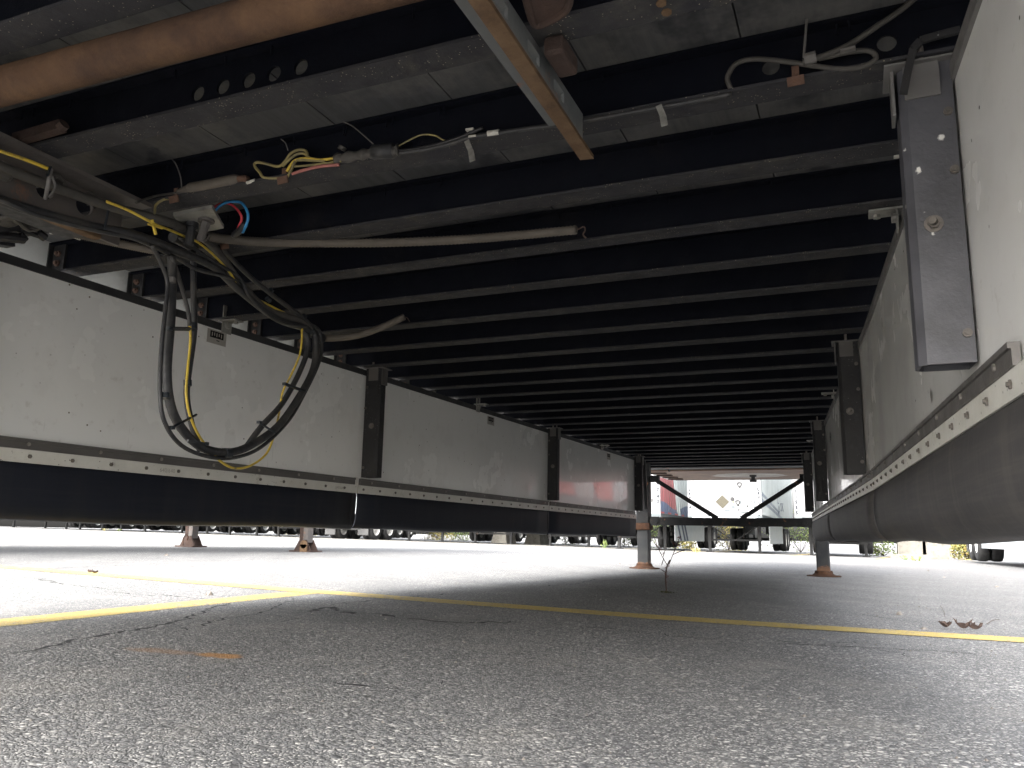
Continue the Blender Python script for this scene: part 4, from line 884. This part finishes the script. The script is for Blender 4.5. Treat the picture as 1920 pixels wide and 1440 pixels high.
def far_trailer(label, loc, side='side_plain', axle=11.2, skirts=None, rz=0, L=14.4, legs=True, legy=2.35, flaps=True, ribs=True, group='semi trailers parked in the far rows', landing=True):
    t = thing('parked_trailer', label, 'trailer', loc, group, rz)
    def p(name, m, mat, par=None, **k): return obj(name, m, M[mat] if isinstance(mat, str) else mat, par or t, fix=False, **k)
    m = MB(); m.box(-1.27, 1.27, .02, L, 1.24, 4.05); B = p('body', m, side if side == 'side_plain' else 'side_plain')
    for s in (-1, 1):
        m = MB(); m.box(min(s*1.272, s*1.292), max(s*1.272, s*1.292), .08, L-.05, 1.36, 3.98); sp_ = p('side_wall', m, side)
        if ribs:
            m = MB(); y = .5
            while y < L-.3: m.box(min(s*1.294, s*1.306), max(s*1.294, s*1.306), y, y+.05, 1.37, 3.97); y += .41
            p('side_ribs', m, side, kind='stuff')
        m = MB(); m.box(min(s*1.26, s*1.30), max(s*1.26, s*1.30), 0, L, 1.19, 1.35); p('bottom_rail', m, 'lightgrey')
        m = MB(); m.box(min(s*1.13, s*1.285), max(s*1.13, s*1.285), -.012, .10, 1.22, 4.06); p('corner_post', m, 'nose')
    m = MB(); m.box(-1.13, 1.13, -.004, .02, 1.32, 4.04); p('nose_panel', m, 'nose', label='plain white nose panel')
    m = MB(); m.box(-1.28, 1.28, -.02, .02, 1.19, 1.32); p('nose_sill', m, 'lightgrey')
    m = MB(); 
    for k in range(int((L-.5)/.6)): m.box(-1.25, 1.25, .4+k*.6, .46+k*.6, 1.13, 1.24)
    p('floor_frame', m, 'trailersteel', kind='stuff')
    if landing:
        for s in (-1, 1):
            m = MB(); m.box(s*.92-.065, s*.92+.065, legy-.065, legy+.065, .42, 1.2); m.box(s*.92-.05, s*.92+.05, legy-.05, legy+.05, .03, .42); lg = p('landing_leg', m, 'trailersteel')
            m = MB(); m.box(s*.92-.13, s*.92+.13, legy-.13, legy+.13, .0, .03); p('foot', m, 'trailersteel', lg)
            m = MB(); m.bar((s*.86, legy, .98), (s*.12, legy, .50), .03, .07, (0,1,0)); p('diagonal_brace', m, 'trailersteel')
        m = MB(); m.box(-.86, .86, legy-.03, legy+.03, .43, .50); p('cross_bar', m, 'trailersteel')
    for ay in (axle, axle+1.25):
        m = MB(); m.cyl((-1.0, ay, .515), (1.0, ay, .515), .065, 10); p('axle', m, 'mudflap')
        for s in (-1, 1):
            wheel(t, s*1.12, ay, s); wheel(t, s*.80, ay, -s)
    m = MB(); m.box(-.55, -.45, axle-1.0, axle+2.4, .75, 1.13); m.box(.45, .55, axle-1.0, axle+2.4, .75, 1.13); p('slider_frame', m, 'mudflap')
    if flaps:
        for s in (-1, 1): m = MB(); m.box(s*.96-.3, s*.96+.3, axle+2.0, axle+2.015, .22, .95); p('mudflap', m, 'mudflap')
    m = MB(); m.box(-1.2, 1.2, L-.1, L, .5, .6); m.box(-.7, -.62, L-.1, L, .6, 1.2); m.box(.62, .7, L-.1, L, .6, 1.2); p('rear_bumper', m, 'trailersteel')
    if skirts:
        for s, matn, y0, y1 in skirts: m = MB(); m.box(min(s*1.18, s*1.20), max(s*1.18, s*1.20), y0, y1, .34, 1.18); p('side_skirt', m, matn)
    return t
def far_z(x, y): return gz(x, y+2)
ordn = ['first', 'second', 'third', 'fourth', 'fifth', 'sixth', 'seventh', 'eighth', 'ninth', 'tenth', 'eleventh', 'twelfth', 'thirteenth']
# the trailer framed between the legs
def place(tr, x, y): tr.location = (x, y, far_z(x, y)); return tr
T2 = place(far_trailer('white trailer with gladhand box and tan placard on its nose, framed by the landing gear', (0,0,0), 'side_plain', axle=10.3, skirts=[(1, 'wallgrey', 3.3, 9.1)]), -4.44, 29.9)
T1 = place(far_trailer('trailer with a red and blue side, left of the white nose with the tan placard', (0,0,0), 'side_red', axle=11, skirts=[(1, 'wallgrey', 2.9, 9.6)]), -8.02, 29.9)
T3 = place(far_trailer('white trailer with a small gold emblem on its nose, beside the right landing leg', (0,0,0), 'side_plain', axle=10.4), -.78, 29.9)
def nose(tr, x, z, s, size, mat='ink', up=True):
    me = text_mesh(s, size, bold=.006)
    for v in me.vertices: c = v.co.copy(); v.co = Vector((c.x, 0, c.y))
    me.materials.clear(); me.materials.append(M[mat]); return obj('lettering', me, None, tr, loc=(x, -.016, z), fix=False)
M['letter'] = pm('navy lettering', (.006, .009, .014), (.01, .012, .016), 4, .8, 0, 0, spec=0)
for i, ch in enumerate('LFT14 9'): nose(T2, 1.165, 2.20-i*.158, ch, .145, 'letter') if ch != ' ' else None
for i, ch in enumerate('LFT14'): nose(T2, -1.24, 2.20-i*.158, ch, .12, 'letter')
for i, ch in enumerate('T742'): nose(T1, 1.165, 2.34-(0, .18, .42, .60)[i], ch, .15, 'letter')
for i, ch in enumerate('711555'): nose(T3, -1.25, 2.34-i*.185, ch, .15, 'letter')
def npart(tr, name, m, mat): return obj(name, m, M[mat], tr, fix=False)
# placard holder (a square on its corner), handles, gladhand box, small notices
def px2(tr, x, y): return (x-1361)/54.0, (1012.3-y)/52.0 + .32 - tr.location.z
X, Z = px2(T2, 1358, 943); h = .24
m = MB(); m.add([(X-h,-.02,Z),(X,-.02,Z-h),(X+h,-.02,Z),(X,-.02,Z+h),(X-h,-.005,Z),(X,-.005,Z-h),(X+h,-.005,Z),(X,-.005,Z+h)], [(0,1,2,3),(0,4,5,1),(1,5,6,2),(2,6,7,3),(3,7,4,0)])
for k in range(-2, 3): m.bar((X-h+abs(k)*.09+.02, -.023, Z+k*.08), (X+h-abs(k)*.09-.02, -.023, Z+k*.08), .006, .012)
npart(T2, 'placard_holder', m, 'placard')
for a in ((1391, 912), (1387, 945)):
    X, Z = px2(T2, *a); m = MB(); m.tube([(X-.05,-.03,Z-.01),(X-.075,-.03,Z+.05),(X,-.03,Z+.085),(X+.075,-.03,Z+.05),(X+.05,-.03,Z-.01),(X+.02,-.03,Z-.07),(X,-.03,Z-.10),(X-.02,-.03,Z-.07),(X-.05,-.03,Z-.01)], .014, 7, sub=3)
    m.cyl((X,-.045,Z-.07),(X,-.016,Z-.07),.03,10); npart(T2, 'handle', m, 'trailersteel')
X, Z = px2(T2, 1377, 938); m = MB(); m.cyl((X,-.03,Z),(X,-.005,Z),.07,18); npart(T2, 'round_cap', m, 'trailersteel')
X, Z = px2(T2, 1405, 950); m = MB(); m.box(X-.24, X+.24, -.03, -.006, Z-.25, Z+.22); G_ = npart(T2, 'gladhand_box', m, 'lightgrey')
m = MB(); m.box(X-.20, X+.20, -.034, -.0305, Z-.21, Z+.18); npart(G_, 'box_face', m, 'wall')
for sx in (-.14, .15): m = MB(); m.cyl((X+sx,-.09,Z+.13),(X+sx,-.03,Z+.13),.035,10); m.tube([(X+sx,-.08,Z+.12),(X+sx*1.1,-.09,Z+.0),(X+sx*.9,-.08,Z-.12),(X+sx*.3,-.06,Z-.2)], .008, 6); npart(G_, 'gladhand', m, 'trailersteel')
m = MB(); m.cyl((X,-.06,Z-.02),(X,-.034,Z-.02),.05,8); npart(G_, 'socket', m, 'trailersteel')
for a, wd, hh, mt in (((1367,959),.18,.05,'lightgrey'),((1378,953),.12,.09,'lightgrey'),((1379,944),.06,.05,'amber'),((1388,958),.07,.04,'ink'),((1405,927),.2,.016,'redpaint'),((1405,934),.2,.012,'lightgrey'),((1405,931),.04,.03,'redpaint'),((1377,949),.14,.012,'ink'),((1405,920),.16,.02,'lightgrey'),((1376,926),.12,.014,'lightgrey'),((1311,935),.04,.02,'lightgrey'),((1314,945),.08,.02,'lightgrey'),((1318,940),.05,.03,'lightgrey')):
    X, Z = px2(T2, *a); m = MB(); m.box(X-wd/2, X+wd/2, -.009, -.0045, Z-hh/2, Z+hh/2); npart(T2, 'notice', m, mt)
m = MB(); m.bar((-.93,-.008,1.86-.16),(-.82,-.008,1.97-.16),.008,.022,(0,1,0)); m.bar((-.76,-.008,1.97-.16),(-.66,-.008,1.88-.16),.008,.022,(0,1,0)); npart(T2, 'notice', m, 'lightgrey')
X, Z = px2(T2, 1319, 929); nose(T2, X, Z, '2', .07, 'lightgrey')
m = MB(); m.box(-1.12, 1.12, -.026, -.0205, 1.21, 1.27); npart(T2, 'reflective_band', m, 'wallgrey')
# notices on the nose of the red and blue trailer
for x, z, wd, hh, mt in ((.86,1.60,.13,.12,'amber'),(.70,1.68,.08,.03,'ink'),(.98,1.82,.04,.11,'ink'),(.52,1.74,.11,.03,'ink'),(.75,1.38,.22,.06,'lightgrey'),(.55,1.95,.04,.08,'lightgrey'),(.95,2.06,.09,.03,'lightgrey'),(.88,1.9,.05,.03,'lightgrey'),(.50,1.52,.04,.03,'lightgrey'),(.52,1.40,.05,.04,'lightgrey')):
    m = MB(); m.box(x-wd/2, x+wd/2, -.009, -.0045, z-hh/2, z+hh/2); npart(T1, 'notice', m, mt)
# small emblem on the third nose
m = MB(); m.tube([(.62+.055*math.cos(a), -.012, 1.52+.055*math.sin(a)) for a in [i*math.pi/6-.9 for i in range(11)]], .016, 6, sub=2); npart(T3, 'emblem', m, 'amber')
m = MB(); m.box(.35, 1.0, -.009, -.0045, 1.33, 1.36); npart(T3, 'notice', m, 'lightgrey')
# T2: two blue diagonal bands and tall letters on the pale side
def sband(tr, a, b, wd, mat='bluestripe', s=1):
    (y0, z0), (y1, z1) = a, b; m = MB(); x = s*1.296; m.add([(x,y0,z0-wd/2),(x,y1,z1-wd/2),(x,y1,z1+wd/2),(x,y0,z0+wd/2),(x+s*.004,y0,z0-wd/2),(x+s*.004,y1,z1-wd/2),(x+s*.004,y1,z1+wd/2),(x+s*.004,y0,z0+wd/2)], [(0,1,2,3),(4,5,6,7),(0,1,5,4),(1,2,6,5),(2,3,7,6),(3,0,4,7)])
    npart(tr, 'stripe', m, mat)
sband(T2, (.2, 2.10), (6.8, 1.62), .13); sband(T2, (.2, 1.86), (8.6, 1.38), .13)
def sideletter(tr, ch, y, z, size, sx=1.0, mat='letter'):
    me = text_mesh(ch, size)
    for v in me.vertices: c = v.co.copy(); v.co = Vector((0, c.x*sx, c.y))
    me.materials.clear(); me.materials.append(M[mat]); obj('lettering', me, None, tr, loc=(1.312, y, z), fix=False)
for ch, y, z in (('A', 6.0, 2.25), ('L', 5.8, 2.0), ('A', 6.0, 1.55), ('S', 7.2, 1.72), ('K', 7.9, 1.75)): sideletter(T2, ch, y, z, .55, 2.4, 'bluestripe')
# blue bands on T1's skirt
for y in (3.2, 4.0, 4.6):
    m = MB(); m.add([(1.203,y,1.17),(1.203,y+.34,1.17),(1.203,y+1.1,.36),(1.203,y+.76,.36)], [(0,1,2,3)]); npart(T1, 'stripe', m, 'bluestripe' if y < 5 else 'lightgrey')
for j, (cx, Y) in enumerate(((-12.2, 33.2), (-16.0, 33.2), (-19.5, 33.0))):
    sd_ = 'side_plain'
    t_ = place(far_trailer('%s parked white trailer left of the red and blue sided one' % ordn[j], (0,0,0), sd_, axle=(11.0, 11.6, 10.2)[j], ribs=False), cx, Y)
    if j == 0: base_tr = t_
# one backed in the other way: its wheels stand nearest us
t_ = far_trailer('parked trailer standing tail first, white hubs nearest, fourth left of the red one', (0,0,0), 'side_plain', axle=11.6, ribs=False, rz=math.pi, landing=False); t_.location = (-23.3, 33.4+14.4, far_z(-23.3, 35))
for j, cx in enumerate((-27.1, -30.7, -34.5, -38.3, -42.1, -45.6, -49.2, -53)):
    c = copy_tree(base_tr); c['label'] = '%s parked white trailer left of the red and blue sided one' % ordn[j+4]
    place(c, cx, 32.6+(j%3)*.4)
# second row glimpsed between the wheels at the far left
# right hand side: one at an angle of view that shows its left side, with red stripes beyond it
T4 = place(far_trailer('white trailer at the right edge behind the rubber skirt, pale skirt panel beside its wheels', (0,0,0), 'side_redstripe', axle=10.6, skirts=[(-1, 'wallgrey', 3.0, 9.9)]), 4.02, 14.2)
T5 = place(far_trailer('trailer with red striped side standing farther right beyond the right skirt', (0,0,0), 'side_redstripe', axle=10.6), 8.2, 16.5)
T6 = place(far_trailer('white trailer farthest to the right with red stripes along its side', (0,0,0), 'side_redstripe', axle=10.6), 12.1, 17.5)

# ------------------------------------------------------------------ the neighbouring trailer on the left
NB = thing('neighbour_trailer', 'trailer parked next to ours, only its rusty landing feet showing below the black flap', 'trailer', (-8.0, 5.0, .065))
def nbp(name, m, mat, par=None, **k): return obj(name, m, M[mat], par or NB, **k)
m = MB(); m.box(-9.28, -6.72, -2.5, 11.6, 1.27, 4.1); nbp('body', m, 'wall')
for k in range(0, 24): m = MB(); m.box(-9.25, -6.75, -2+k*.56, -1.94+k*.56, 1.17, 1.268); nbp('crossmember', m, 'beam')
for i, (lx, ly) in enumerate(((-9.02, 9.3), (-6.98, 9.3))):
    z = gz(lx, ly)+.002
    m = MB(); m.box(lx-.065, lx+.065, ly-.06, ly+.06, z+.12, 1.17); lg = nbp('landing_leg', m, 'innerleg' if False else 'leg', bevel=.006)
    lg.data.materials.clear(); lg.data.materials.append(M['railsteel'])
    m = MB(); m.box(lx-.068, lx-.01, ly-.064, ly-.058, z+.15, .9); obj('rust_face', m, M['rust'], lg)
    m = MB(); m.box(lx-.17, lx+.17, ly-.14, ly+.14, z, z+.018)
    for sy in (-1, 1):
        y_ = ly+sy*.075; m.add([(lx-.14,y_,z+.018),(lx+.14,y_,z+.018),(lx+.06,y_,z+.16),(lx-.06,y_,z+.16),(lx-.14,y_+.008,z+.018),(lx+.14,y_+.008,z+.018),(lx+.06,y_+.008,z+.16),(lx-.06,y_+.008,z+.16)], [(0,1,2,3),(4,5,6,7),(0,1,5,4),(1,2,6,5),(2,3,7,6),(3,0,4,7)])
    ft = obj('foot', m, M['rust'], lg)
    if i: m = MB(); m.box(lx+.02, lx+.13, ly-.16, ly-.142, z+.0, z+.10); m.cyl((lx+.075,ly-.16,z+.10),(lx+.075,ly-.142,z+.10),.054,14); obj('orange_lug', m, M['orange'], lg)
    else: m = MB(); m.tube([(lx+.0,ly-.15,z+.02),(lx-.01,ly-.15,z+.12),(lx+.05,ly-.15,z+.18),(lx+.08,ly-.15,z+.13),(lx+.06,ly-.15,z+.10)], .007, 7); obj('hook', m, M['legrust'], lg)
m = MB(); m.box(-8.95, -7.05, 9.27, 9.33, .50, .58); nbp('cross_bar', m, 'leg')
for ay in (-.8, .45):
    for s in (-1, 1):
        o = wheel(NB, -8+s*1.12, ay, s); o.location = (s*1.12, ay-5, .515); o = wheel(NB, 0, 0, -s); o.location = (s*.80, ay-5, .515)

# ------------------------------------------------------------------ concrete, kerb and greenery behind
def block(name, cx, cy_, wx, wy, h, top, label, cat='concrete block', group='concrete blocks behind the far row', rz=0):
    m = MB(); a, b = wx/2, wx/2*top; c, d = wy/2, wy/2*min(1, top+.1)
    m.add([(-a,-c,0),(a,-c,0),(a,c,0),(-a,c,0),(-b,-d,h),(b,-d,h),(b,d,h),(-b,d,h)], [(0,3,2,1),(4,5,6,7),(0,1,5,4),(1,2,6,5),(2,3,7,6),(3,0,4,7)])
    o = obj(name, m, M['concrete'], loc=(cx, cy_, gz(cx, cy_)-.01), bevel=.02); o.rotation_euler = (0,0,rz); return tag(o, label, cat, group)
def gp(px, Y): v = ray(px, 1000); return v.x*Y/v.y
block('concrete_barrier', gp(945, 41), 41, .95, 1.4, .62, .72, 'trapezoid concrete block between tyres, left one under the second flap')
block('concrete_barrier', gp(1007, 41), 41, .95, 1.4, .62, .72, 'trapezoid concrete block between tyres, right one under the second flap')
o_ = block('concrete_block', gp(1707, 40), 40, 1.14, .8, .9, .97, 'weathered square concrete block behind the white kerb, left of its twin')
block('concrete_block', gp(1753, 40), 40, 1.14, .8, .9, .97, 'weathered square concrete block behind the white kerb, right of its twin')
m = MB(); xa, xb = gp(1666, 31.5), gp(1776, 31.5); m.loft([[(xa,-.09,0),(xa,-.07,.15),(xa,.07,.15),(xa,.09,0)], [(xb,-.09,0),(xb,-.07,.15),(xb,.07,.15),(xb,.09,0)]], closed=True); m.add([(xa,-.09,0),(xa,-.07,.15),(xa,.07,.15),(xa,.09,0)],[(0,1,2,3)]); m.add([(xb,-.09,0),(xb,-.07,.15),(xb,.07,.15),(xb,.09,0)],[(3,2,1,0)])
o = obj('wheel_stop', m, M['concrete'], loc=(0, 31.5, gz(xa, 31.5))); tag(o, 'long low white concrete kerb in front of the two square blocks', 'kerb')
def leafmat(name, a, b, c3):
    t = NT(name); p = t.pos(); c = t.mix(t.ramp(t.noise(p, 3.5, 4), [(.35, 0.), (.65, 1.)]), a, b); c = t.mix(t.ramp(t.noise(p, 9, 3), [(.58, 0.), (.66, 1.)]), c, c3)
    t.l(c, t.b.inputs['Base Color']); t.b.inputs['Roughness'].default_value = .7; return t.m
M['leafg'] = leafmat('green leaves', (.055, .095, .025), (.11, .14, .03), (.20, .19, .05))
M['leafy'] = leafmat('yellowing leaves', (.14, .15, .035), (.24, .20, .06), (.36, .17, .06))
def bush(cx, cy_, rx, ry, h, mat, label, n=900, seed=1, name='bush', cat='bush', lf=.06):
    rnd = random.Random(seed); m = MB(); z0 = 0
    nc = 9; cl = [(rnd.uniform(-rx,rx)*.8, rnd.uniform(-ry,ry)*.8, rnd.uniform(.15,.8)*h, rnd.uniform(.22,.5)*h) for _ in range(nc)]
    for _ in range(n):
        c = rnd.choice(cl); u_, v_ = rnd.uniform(0, 2*math.pi), math.acos(rnd.uniform(-1, 1)); r = c[3]*rnd.uniform(.55, 1.05)
        p = Vector((c[0]+r*1.5*math.cos(u_)*math.sin(v_), c[1]+r*math.sin(u_)*math.sin(v_), max(.01, c[2]+r*math.cos(v_))))
        a = Vector((rnd.uniform(-1,1), rnd.uniform(-1,1), rnd.uniform(-1,1))).normalized()*lf*rnd.uniform(.5,1.2); b = a.cross(Vector((rnd.uniform(-1,1), rnd.uniform(-1,1), rnd.uniform(-1,1)))).normalized()*lf*.55
        m.add([p-a, p+b, p+a, p-b], [(0,1,2,3)])
    t = thing(name, label, cat, (cx, cy_, gz(cx, cy_)), 'bushes behind the parked trailers')
    obj('leaves', m, M[mat], t, fix=False, kind='stuff')
    m = MB()
    for c in cl: m.tube([(0,0,0), (c[0]*.5, c[1]*.5, c[2]*.5), (c[0], c[1], c[2])], .012, 5, sub=2)
    obj('twigs', m, M['stem'], t, fix=False); return t
bl_ = [(1655, 42, 1.1, .8, 1.0, 'leafg', 'green bush left of the square concrete blocks'), (1780, 43, 1.2, .8, 1.2, 'leafg', 'green bush right of the square concrete blocks'),
       (1810, 36, .55, .5, .7, 'leafy', 'orange tinged bush beside the tyre at far right'), (1500, 47, 1.4, 1.0, 2.2, 'leafg', 'bright green bush seen between trailer wheels left of the right leg'),
       (1365, 45, .7, .6, 1.6, 'leafy', 'yellow green bush behind the wide black tyre'), (1232, 46, .8, .7, 2.0, 'leafg', 'green bush just right of the left landing leg'),
       (1290, 47, 1.2, .7, .9, 'leafy', 'low yellowish bush behind the blue striped skirt'), (826, 48, 1.1, .7, 1.1, 'leafy', 'yellow bush seen under the flap between trailer legs'),
       (865, 50, 1.2, .7, 1.25, 'leafg', 'green bush under the flap right of the yellow bush'), (1060, 48, 1.1, .7, 1.5, 'leafg', 'green bush glimpsed high between tyres under the third flap'),
       (1170, 48, 1.3, .7, 1.3, 'leafg', 'green bush left of the left landing leg, under the flap'), (560, 50, 1.3, .7, 1.3, 'leafy', 'yellow bush under the flap beside the neighbour foot')]
for i, (px, Y, rx, ry, h, mt, lb) in enumerate(bl_): bush(gp(px, Y), Y, rx, ry, h, mt, lb, n=1000, seed=i+1)
for i, (px, py, n) in enumerate(((1133, 1027, 26), (196, 990, 16), (222, 991, 14), (1306, 1036, 14), (1700, 1050, 10), (1711, 1051, 6), (1722, 1052, 6))):
    g = onG(px, py); 
    if g.y > 45 or g.y < 0: g = Vector((gp(px, 34), 34, 0))
    rnd = random.Random(i+40); m = MB()
    for _ in range(n):
        a = rnd.uniform(0, 6.28); r = rnd.uniform(.02, .16); h = rnd.uniform(.10, .32)*(1.3 if i == 0 else .6); bx_, by_ = r*.4*math.cos(a), r*.4*math.sin(a)
        m.add([(bx_-.012, by_, 0), (bx_+.012, by_, 0), (bx_+r*math.cos(a), by_+r*math.sin(a), h)], [(0,1,2)])
        m.add([(bx_+r*.6*math.cos(a)-.03, by_+r*.5*math.sin(a), h*.55), (bx_+r*.6*math.cos(a)+.03, by_+r*.5*math.sin(a), h*.6), (bx_+r*.7*math.cos(a), by_+r*.6*math.sin(a), h*.8)], [(0,1,2)])
    o = obj('weed_clump', m, M['leafg' if i % 2 == 0 else 'leafy'], loc=(g.x, g.y, gz(g.x, g.y)))
    tag(o, ['tall leafy weed in front of the dark tyres left of the left landing leg', 'small weed left of the pair at far left under the flap', 'small weed right of the pair at far left under the flap',
            'small weed tuft on the asphalt beneath the blue striped skirt', 'largest of three tiny weeds on the bright asphalt at right', 'middle of three tiny weeds on the bright asphalt at right', 'rightmost of three tiny weeds on the bright asphalt at right'][i], 'weed', 'weeds growing from the asphalt')
